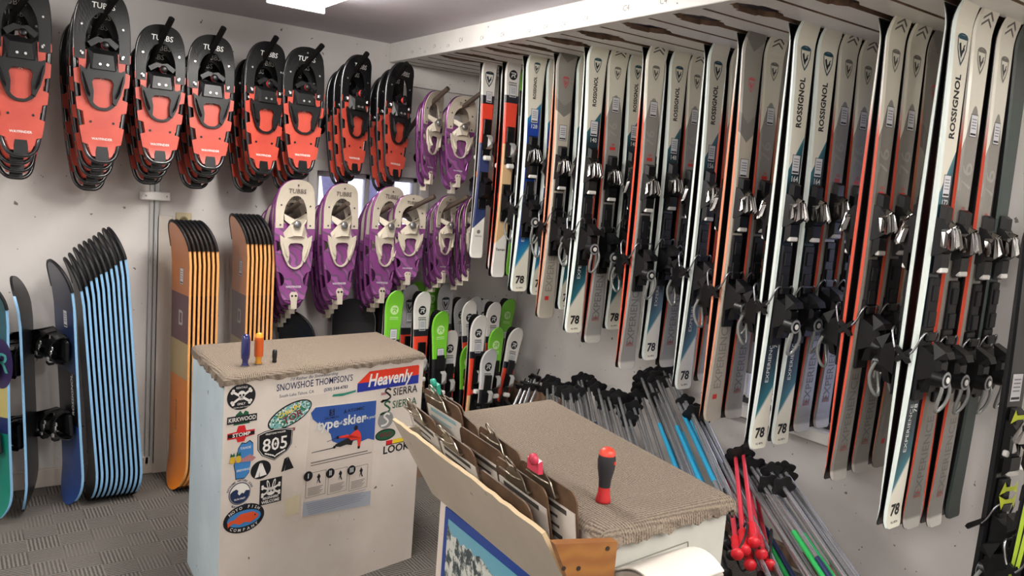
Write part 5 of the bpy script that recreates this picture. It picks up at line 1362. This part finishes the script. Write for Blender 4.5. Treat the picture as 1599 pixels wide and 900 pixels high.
# ---- screwdrivers
def driver(x, y, z, label, kind):
    t = thing('screwdriver', label, 'screwdriver', TR(x, y, z, R(20)))
    if kind == 'red':
        m = MB(); m.lathe([(0, 0), (.0165, .001), (.0165, .006), (.013, .020), (.0125, .034)], 16, 0); m.build('handle_base', mat('driver_red', 'b3282a', .45), t)
        m = MB(); m.lathe([(.0125, .034), (.0135, .05), (.0185, .075), (.0195, .092), (.0175, .104)], 16, 0)
        m.build('grip', mat('driver_black', '232225', .55), t)
        m = MB(); m.lathe([(.0175, .104), (.0165, .112), (.010, .119), (0, .120)], 16, 0); m.build('handle_cap', mat('driver_cap', 'd6402c', .4), t)
        m = MB().cyl((0, -.0185, .09), (0, -.0203, .09), .004, n=12); m.build('grip_dot', mat('driver_cap', 'd6402c', .4), t)
    elif kind in ('blue', 'amber'):
        c = {'blue': mat('driver_blue', '20245e', .15, coat=.6), 'amber': mat('driver_amber', 'd9931f', .12, coat=.6)}[kind]
        n = 18; vs = []; fs = []; prof = [(0, .0), (.012, .0), (.013, .004), (.0105, .012), (.0105, .022), (.0145, .030), (.0155, .05), (.015, .098), (.012, .110), (.006, .115), (0, .116)]
        for r, z_ in prof:
            for k in range(n): a = 2*math.pi*k/n; q = r*(1-(.07 if (k % 3 == 0 and .03 < z_ < .1) else 0)); vs.append((q*math.cos(a), q*math.sin(a), z_))
        for i in range(len(prof)-1):
            for k in range(n): fs.append((i*n+k, i*n+(k+1) % n, (i+1)*n+(k+1) % n, (i+1)*n+k))
        m = MB().add(vs, fs, smooth=True); m.build('handle', c, t)
        if kind == 'amber': MB().lathe([(.0157, .03), (.0162, .05), (.0162, .085), (.0155, .098)], 18).build('core_sleeve', mat('driver_orange', 'cf5a1c', .15, coat=.5), t)
        MB().cyl((0, 0, -.0), (0, 0, .004), .0145, n=16).build('collar', STL, t)
    else:
        MB().lathe([(0, 0), (.008, 0), (.0085, .004), (.007, .010), (.0085, .02), (.0085, .042), (.006, .047), (0, .048)], 12).build('handle', mat('stub_black', '19191c', .4), t)
        MB().cyl((0, 0, -.0), (0, 0, .006), .0055, n=10).build('collar', STL, t)
driver(-2.222, -1.462, HL+.004, 'dark blue handled screwdriver standing on the left carpeted counter', 'blue')
driver(-2.170, -1.446, HL+.004, 'amber and orange handled screwdriver standing on the left counter', 'amber')
driver(-2.107, -1.432, HL+.004, 'small black stubby driver standing right of the amber screwdriver', 'stub')
driver(-1.942, -3.041, HR+.004, 'red and black screwdriver handle standing on the near carpeted counter', 'red')
# ------------------------------------------------------------------ junior skis standing in the corner
KJ = [(-1.095, -.40, .987, 'kidgreen', 'white', 3, 'big lime junior ski at the left end of the corner cluster'), (-.91, -.22, .991, 'kidgray', 'white', 2, 'pale grey junior ski just behind the big lime one'),
 (-.809, -.10, .992, 'kidgreen', 'white', 0, 'lime junior ski at the back, left of the two rear lime skis'), (-.896, -.34, .969, 'kidred', 'red', 1, 'tall white junior ski with black roundel left of the front lime ski'),
 (-.70, -.10, .992, 'kidgreen', 'white', 2, 'lime junior ski at the back, right of the two rear lime skis'), (-.643, -.16, 1.0, 'kidgray', 'white', 0, 'grey junior ski with shield logo standing tallest at the back'),
 (-.846, -.46, .879, 'kidgreen', 'black', 0, 'lime and black junior ski at the front of the corner cluster'), (-.727, -.38, .751, 'kidred', 'red', 2, 'short white junior ski right of the front lime ski'),
 (-.499, -.10, .892, 'kidsilver', 'black', -3, 'silver junior ski showing its black base at the back'), (-.527, -.24, .899, 'kidred', 'red', -2, 'white roundel junior ski in the middle of the corner cluster'),
 (-.41, -.12, .901, 'kidsilver', 'white', 0, 'silver junior ski tip behind the middle roundel ski'), (-.573, -.44, .846, 'kidred', 'red', 3, 'white and orange red junior ski at the front with red size band'),
 (-.324, -.10, .881, 'kidsilver', 'black', 2, 'silver junior ski at the back, left of the last roundel ski'), (-.327, -.22, .88, 'kidred', 'red', 2, 'white roundel junior ski at the back right of the cluster'),
 (-.437, -.42, .766, 'kidgreen', 'black', 2, 'short lime junior ski at the front right of the cluster'), (-.147, -.14, .892, 'kidgreen', 'black', 9, 'lime junior ski leaning in the room corner itself'),
 (-.26, -.40, .767, 'kidred', 'red', 13, 'white and red junior ski leaning right at the end of the cluster'), (-.53, -.50, .661, 'kidsilver', 'white', 5, 'small silver junior ski low at the front'),
 (-.578, -.34, .656, 'kidgreen', 'black', 2, 'small lime junior ski low behind the front roundel ski')]
for i, (x, y, z, kind, side, lean, lab) in enumerate(KJ):
    L = z+.005; lx = R(lean)
    M = TR(x-math.sin(lx)*L, y-.02, .004, R(6), R(-2), lx)
    place_ski(kind, L, '110', side, M, lab, 'junior skis standing in the corner', wide=True)
    M2 = TR(x-math.sin(lx)*L+.006, y-.016, .004, R(6), R(-2), lx) @ Matrix.Rotation(R(180), 4, 'Z')
    if i in (0, 3, 6, 8, 11, 12, 13, 15, 16):
        place_ski(kind, L-.004, '110', side, M2, f'mate behind the {lab}', 'mates of the junior skis', mate=True, wide=True)
bn = thing('ski_bin', 'low wooden bin holding the junior skis in the corner', 'bin', TR(-.62, -.33, 0))
m = MB(); WD = MATS['raw_wood']
MB().box((.55, .02, .17), (.02, .56, .34), rot=(0, R(14), 0)).build('end_board', WD, bn)
MB().box((-.58, .02, .15), (.02, .56, .30)).build('end_board', WD, bn)
MB().box((0, -.27, .10), (1.16, .02, .20)).build('front_board', WD, bn)
# ------------------------------------------------------------------ ski poles
ALU = mat('pole_aluminium', 'b7b8bc', .26, .75); PBK = mat('basket_black', '121214', .5)
PBL = mat('pole_blue', '2f9cc6', .3, .2); PGN = mat('pole_green', '2fae5a', .35); PRD = mat('pole_red', 'd03a4a', .3); PNV = mat('pole_navy', '27345c', .4)
GRED = mat('grip_red', 'd8232f', .4); GBLK = mat('grip_black', '17171a', .5)
def pole_meshes(L, deco):
    m = MB(); m.tube([(0, 0, .10), (0, 0, L-.05)], [.0098, .0078], 10); shaft = m.mesh('shaft', [PRD if deco == 'red' else ALU])
    m = MB(); m.lathe([(0, L-.012), (.004, L-.01), (.0045, L-.045), (.008, L-.05), (.008, L-.09)], 8); tip = m.mesh('tip', [PBK])
    m = MB(); n = 40; vs = []; fs = []; z = L-.075
    for i in range(n):
        a = 2*math.pi*i/n; r = .042+.006*math.cos(5*a)
        vs += [(r*math.cos(a), r*math.sin(a), z), (r*.94*math.cos(a), r*.94*math.sin(a), z+.009)]
    vs += [(0, 0, z-.006), (0, 0, z+.014)]
    for i in range(n):
        j = (i+1) % n; fs += [(2*i, 2*j, 2*j+1, 2*i+1), (2*i, 2*n, 2*j), (2*i+1, 2*j+1, 2*n+1)]
    m.add(vs, fs); basket = m.mesh('basket', [PBK])
    m = MB(); m.lathe([(0, 0), (.019, .002), (.022, .012), (.016, .022), (.015, .05), (.017, .07), (.014, .10), (.017, .118), (.012, .130), (.0085, .135)], 12)
    grip = m.mesh('grip', [GRED if deco == 'red' else GBLK])
    m = MB(); q = spline([(.014, 0, .02), (.05, 0, .05), (.06, .01, .13), (.045, .012, .17), (.014, .004, .10)], 4); m.tube(q, .004, 6); strap = m.mesh('wrist_strap', [GBLK])
    band = None
    if deco in ('blue', 'green', 'navy'):
        band = MB().cyl((0, 0, L*.22), (0, 0, L*.60), .0106, .0098, n=10).mesh('coloured_sleeve', [{'blue': PBL, 'green': PGN, 'navy': PNV}[deco]])
    return shaft, tip, basket, grip, strap, band
POLES = {}
PDIR = Vector((.5, .70, .52)).normalized()
def pole(top, dirn, L, deco, label, group='ski poles racked upside down along the right wall'):
    d = Vector(dirn).normalized(); T = Vector(top); B = T-d*(L-.07)
    if B.z < .03:
        s_ = (T.z-.03)/max(d.z, .05); B = T-d*s_; L = s_+.07
    M = Matrix.Translation(B) @ d.to_track_quat('Z', 'Y').to_matrix().to_4x4() @ Matrix.Rotation(rnd.uniform(0, 6), 4, 'Z')
    L = round(L*20)/20; key = (L, deco)
    if key in POLES: return dup(POLES[key], M, label, group)
    t = thing('ski_pole', label, 'ski pole', M, group)
    for nm, me in zip(('shaft', 'tip', 'basket', 'grip', 'wrist_strap', 'coloured_sleeve'), pole_meshes(L, deco)):
        if me: obj(nm, me, t)
    POLES[key] = t; return t
CAM = Vector((-3.08, -4.24, 1.59))
PB = [
((-0.376, -0.62, 0.432), (0.571, 0.244, 0.784), 0.58, 'plain', 'aluminium ski pole, first from the left in the bundle beside the corner'),
((-0.337, -0.627, 0.457), (0.531, 0.211, 0.821), 0.59, 'plain', 'aluminium ski pole, second from the left in the bundle beside the corner'),
((-0.374, -0.715, 0.494), (0.545, 0.312, 0.778), 0.67, 'plain', 'aluminium ski pole, third from the left in the bundle beside the corner'),
((-0.316, -0.668, 0.496), (0.583, 0.281, 0.762), 0.68, 'plain', 'aluminium ski pole, fourth from the left in the bundle beside the corner'),
((-0.337, -0.733, 0.491), (0.585, 0.251, 0.771), 0.67, 'plain', 'aluminium ski pole, fifth from the left in the bundle beside the corner'),
((-0.403, -0.899, 0.517), (0.538, 0.786, 0.304), 1.3, 'plain', 'aluminium ski pole, first from the left in the second bundle'),
((-0.291, -0.771, 0.52), (0.536, 0.773, 0.34), 1.3, 'plain', 'aluminium ski pole, second from the left in the second bundle'),
((-0.383, -0.921, 0.553), (0.55, 0.777, 0.307), 1.3, 'plain', 'aluminium ski pole, third from the left in the second bundle'),
((-0.382, -0.955, 0.54), (0.559, 0.774, 0.298), 1.3, 'plain', 'aluminium ski pole, fourth from the left in the second bundle'),
((-0.431, -1.065, 0.544), (0.537, 0.788, 0.301), 1.3, 'plain', 'aluminium ski pole, first from the left in the third bundle'),
((-0.376, -1.03, 0.548), (0.535, 0.783, 0.318), 1.3, 'plain', 'aluminium ski pole, second from the left in the third bundle'),
((-0.456, -1.158, 0.563), (0.526, 0.806, 0.273), 1.3, 'plain', 'aluminium ski pole, third from the left in the third bundle'),
((-0.376, -1.097, 0.53), (0.515, 0.81, 0.28), 1.3, 'plain', 'aluminium ski pole, first from the left in the fourth bundle'),
((-0.249, -0.971, 0.566), (0.508, 0.815, 0.277), 1.3, 'plain', 'aluminium ski pole, second from the left in the fourth bundle'),
((-0.361, -1.109, 0.546), (0.521, 0.817, 0.248), 1.3, 'navy', 'navy sleeved ski pole, third from the left in the fourth bundle'),
((-0.232, -0.976, 0.576), (0.531, 0.809, 0.252), 1.3, 'plain', 'aluminium ski pole, fourth from the left in the fourth bundle'),
((-0.201, -0.973, 0.53), (0.515, 0.808, 0.287), 1.3, 'plain', 'aluminium ski pole, fifth from the left in the fourth bundle'),
((-0.214, -1.004, 0.575), (0.532, 0.809, 0.25), 1.3, 'navy', 'navy sleeved ski pole, sixth from the left in the fourth bundle'),
((-0.243, -1.092, 0.57), (0.517, 0.807, 0.285), 1.3, 'plain', 'aluminium ski pole, seventh from the left in the fourth bundle'),
((-0.337, -1.238, 0.597), (0.513, 0.811, 0.281), 1.3, 'plain', 'aluminium ski pole, eighth from the left in the fourth bundle'),
((-0.344, -1.29, 0.558), (0.53, 0.812, 0.245), 1.3, 'plain', 'aluminium ski pole, first from the left in the fifth bundle'),
((-0.341, -1.311, 0.529), (0.522, 0.808, 0.275), 1.3, 'plain', 'aluminium ski pole, second from the left in the fifth bundle'),
((-0.335, -1.313, 0.573), (0.51, 0.821, 0.255), 1.3, 'navy', 'navy sleeved ski pole, third from the left in the fifth bundle'),
((-0.263, -1.273, 0.563), (0.501, 0.825, 0.262), 1.3, 'plain', 'aluminium ski pole, fourth from the left in the fifth bundle'),
((-0.346, -1.402, 0.597), (0.518, 0.808, 0.279), 1.3, 'plain', 'aluminium ski pole, fifth from the left in the fifth bundle'),
((-0.262, -1.351, 0.553), (0.528, 0.805, 0.271), 1.3, 'navy', 'navy sleeved ski pole, sixth from the left in the fifth bundle'),
((-0.25, -1.35, 0.507), (0.503, 0.814, 0.291), 1.3, 'plain', 'aluminium ski pole, seventh from the left in the fifth bundle'),
((-0.41, -1.554, 0.532), (0.496, 0.821, 0.284), 1.3, 'plain', 'aluminium ski pole, eighth from the left in the fifth bundle'),
((-0.309, -1.476, 0.558), (0.508, 0.815, 0.278), 1.3, 'plain', 'aluminium ski pole, first from the left in the tall middle bundle'),
((-0.226, -1.398, 0.585), (0.518, 0.811, 0.271), 1.3, 'plain', 'aluminium ski pole, second from the left in the tall middle bundle'),
((-0.134, -1.323, 0.609), (0.52, 0.812, 0.267), 1.3, 'plain', 'aluminium ski pole, third from the left in the tall middle bundle'),
((-0.184, -1.384, 0.679), (0.511, 0.822, 0.252), 1.3, 'blue', 'blue sleeved ski pole, fourth from the left in the tall middle bundle'),
((-0.17, -1.399, 0.638), (0.512, 0.821, 0.254), 1.3, 'plain', 'aluminium ski pole, fifth from the left in the tall middle bundle'),
((-0.136, -1.372, 0.682), (0.508, 0.82, 0.263), 1.3, 'plain', 'aluminium ski pole, sixth from the left in the tall middle bundle'),
((-0.158, -1.417, 0.615), (0.499, 0.824, 0.269), 1.3, 'blue', 'blue sleeved ski pole, seventh from the left in the tall middle bundle'),
((-0.132, -1.399, 0.695), (0.51, 0.821, 0.257), 1.3, 'plain', 'aluminium ski pole, eighth from the left in the tall middle bundle'),
((-0.229, -1.528, 0.717), (0.507, 0.823, 0.255), 1.3, 'blue', 'blue sleeved ski pole, ninth from the left in the tall middle bundle'),
((-0.228, -1.55, 0.616), (0.514, 0.82, 0.253), 1.3, 'plain', 'aluminium ski pole, tenth from the left in the tall middle bundle'),
((-0.224, -1.561, 0.699), (0.512, 0.818, 0.262), 1.3, 'blue', 'blue sleeved ski pole, eleventh from the left in the tall middle bundle'),
((-0.162, -1.502, 0.748), (0.506, 0.826, 0.248), 1.3, 'blue', 'blue sleeved ski pole, twelfth from the left in the tall middle bundle'),
((-0.156, -1.531, 0.752), (0.489, 0.826, 0.281), 1.3, 'blue', 'blue sleeved ski pole, thirteenth from the left in the tall middle bundle'),
((-0.162, -1.576, 0.753), (0.52, 0.809, 0.274), 1.3, 'plain', 'aluminium ski pole, fourteenth from the left in the tall middle bundle'),
((-0.304, -1.795, 0.672), (0.51, 0.817, 0.269), 1.3, 'plain', 'aluminium ski pole, fifteenth from the left in the tall middle bundle'),
((-0.384, -1.915, 0.66), (0.502, 0.823, 0.266), 1.3, 'plain', 'aluminium ski pole, first from the left in the small dark bundle'),
((-0.24, -1.821, 0.631), (0.501, 0.824, 0.265), 1.3, 'plain', 'aluminium ski pole, second from the left in the small dark bundle'),
((-0.343, -1.925, 0.626), (0.495, 0.831, 0.254), 1.3, 'plain', 'aluminium ski pole, third from the left in the small dark bundle'),
((-0.346, -1.942, 0.658), (0.5, 0.822, 0.274), 1.3, 'plain', 'aluminium ski pole, fourth from the left in the small dark bundle'),
((-0.39, -2.133, 0.506), (0.487, 0.846, 0.216), 1.3, 'navy', 'navy sleeved ski pole, first from the left in the near bundle'),
((-0.426, -2.183, 0.487), (0.501, 0.837, 0.222), 1.3, 'green', 'green sleeved ski pole, second from the left in the near bundle'),
((-0.438, -2.208, 0.546), (0.496, 0.85, 0.18), 1.3, 'plain', 'aluminium ski pole, third from the left in the near bundle'),
((-0.426, -2.228, 0.543), (0.506, 0.834, 0.219), 1.3, 'plain', 'aluminium ski pole, fourth from the left in the near bundle'),
((-0.436, -2.287, 0.551), (0.507, 0.844, 0.178), 1.3, 'green', 'green sleeved ski pole, fifth from the left in the near bundle'),
((-0.425, -2.287, 0.512), (0.486, 0.846, 0.219), 1.3, 'plain', 'aluminium ski pole, sixth from the left in the near bundle'),
((-0.417, -2.304, 0.546), (0.491, 0.852, 0.181), 1.3, 'green', 'green sleeved ski pole, seventh from the left in the near bundle'),
((-0.386, -2.324, 0.524), (0.486, 0.848, 0.21), 1.3, 'plain', 'aluminium ski pole, eighth from the left in the near bundle'),
((-0.509, -2.432, 0.536), (0.506, 0.843, 0.182), 1.3, 'navy', 'navy sleeved ski pole, ninth from the left in the near bundle'),
((-0.435, -2.384, 0.56), (0.485, 0.849, 0.209), 1.3, 'plain', 'aluminium ski pole, tenth from the left in the near bundle'),
((-0.391, -2.385, 0.554), (0.49, 0.847, 0.207), 1.3, 'plain', 'aluminium ski pole, eleventh from the left in the near bundle'),
((-0.548, -2.523, 0.568), (0.495, 0.845, 0.204), 1.3, 'plain', 'aluminium ski pole, twelfth from the left in the near bundle'),
((-0.378, -2.404, 0.564), (0.483, 0.846, 0.225), 1.3, 'plain', 'aluminium ski pole, thirteenth from the left in the near bundle'),
((-0.376, -2.416, 0.536), (0.515, 0.84, 0.173), 1.3, 'plain', 'aluminium ski pole, fourteenth from the left in the near bundle'),
((-0.481, -2.219, 0.487), (0.733, 0.678, 0.043), 0.75, 'red', 'short red junior ski pole, first from the left among the red grips'),
((-0.457, -2.227, 0.572), (0.724, 0.671, 0.156), 0.75, 'red', 'short red junior ski pole, second from the left among the red grips'),
((-0.425, -2.238, 0.584), (0.728, 0.672, 0.136), 0.75, 'red', 'short red junior ski pole, third from the left among the red grips'),
((-0.389, -2.212, 0.439), (0.737, 0.672, 0.064), 0.75, 'red', 'short red junior ski pole, fourth from the left among the red grips'),
((-0.37, -2.22, 0.499), (0.721, 0.686, 0.094), 0.75, 'red', 'short red junior ski pole, fifth from the left among the red grips'),
((-0.336, -2.24, 0.454), (0.727, 0.682, 0.084), 0.75, 'red', 'short red junior ski pole, sixth from the left among the red grips')]
for (x, y, z), dv, L, deco, lab in PB: pole((x, y, z), dv, L, deco, lab)
# low plank rail that carries the poles and a slanting lath at its near end
pr = thing('pole_rail', 'long wooden rail on posts that holds the ski poles along the right wall', 'rack', TR(-.5, -1.6, 0))
MB().box((.28, .1, .16), (.03, 2.9, .07), bev=.004).build('rail', WD, pr)
for y in (-1.28, -.3, .7, 1.5): MB().box((.28, y, .065), (.03, .05, .13)).build('post', WD, pr)
vs, fs = slab([(-.30, -2.44, .46), (-.30, -2.50, .40), (-.52, -2.99, .02), (-.52, -2.93, .08)], (.02, 0, 0), 1)
lt = MB().add(vs, fs).build('wooden_lath', WD); tag(lt, 'slanting wooden lath right of the nearest ski pole bundle', 'lath')
# ------------------------------------------------------------------ skis standing at the right edge, nearest the camera
YEL = mat('acid_yellow', 'd2e02a', .45)
L = 1.665; lab = 'black ski with acid yellow binding parts standing at the right edge'
M = TR(-.42, -3.165, .004, R(-8), R(0), R(.5))
sk = SkiShape(L, .12, .09, .11, .05, .02); sk.bev = True
bs = thing('ski', lab, 'ski', M)
sk.body().build('ski_body', [SKIM['black'], SW['black'], BASE], bs)
put_label(sk, -.005, 1.10, .05, .085, root=bs)
add_bindings(sk, bs, False, .555, .385)
for z, up in ((1.015, 1), (.79, 1), (.748, -1)):
    pl = [(-.044, -.020), (-.032, .024), (-.022, .006), (.022, .006), (.032, .024), (.044, -.020), (.018, -.008), (-.018, -.008)]
    m = MB(); vs = [(a, b*up) for a, b in pl]; sk.decal(m, vs, [tuple(range(8)) if up > 0 else tuple(range(7, -1, -1))], 0, z, lift=.001+(.026 if z < .9 else .024)); m.build('yellow_trim', YEL, bs)

m = MB().box((0, -.045, .895), (.075, .02, .020), rot=(0, R(8), 0), bev=.004).box((-.01, -.05, .862), (.03, .02, .026), bev=.005); m.build('white_pad', WHT, bs)
LM = SW['lime']
for k, (kind, side, x, y, lean, lab) in enumerate((('black', 'lime', -.60, -3.345, 2.2, 'lime edged ski standing foremost at the right edge of the picture'), ('black', 'lime', -.575, -3.372, 2.0, 'second lime edged ski pressed behind the foremost one'),
                                ('teal', 'red', -.53, -3.42, 3.0, 'red edged ski behind the lime edged pair'), ('black', 'red', -.50, -3.45, 3.0, 'last dark ski with red edge at the right edge'))):
    place_ski(kind, 1.78+.01*k, '', side, TR(x+.055, y+.07, .004, R(180 if k % 2 else 0), R((-lean if k % 2 == 0 else lean)*-1.6), R(1)), lab, 'skis standing at the right edge', mate=True)
ws = MB().tube([(-.004, -3.05, 1.33), (-.008, -3.2, 1.335), (-.004, -3.5, 1.33)], .004, 6).build('cord', mat('cord_dark', '3a3632', .6)); tag(ws, 'thin dark cord stretched along the right wall behind the last skis', 'cord')
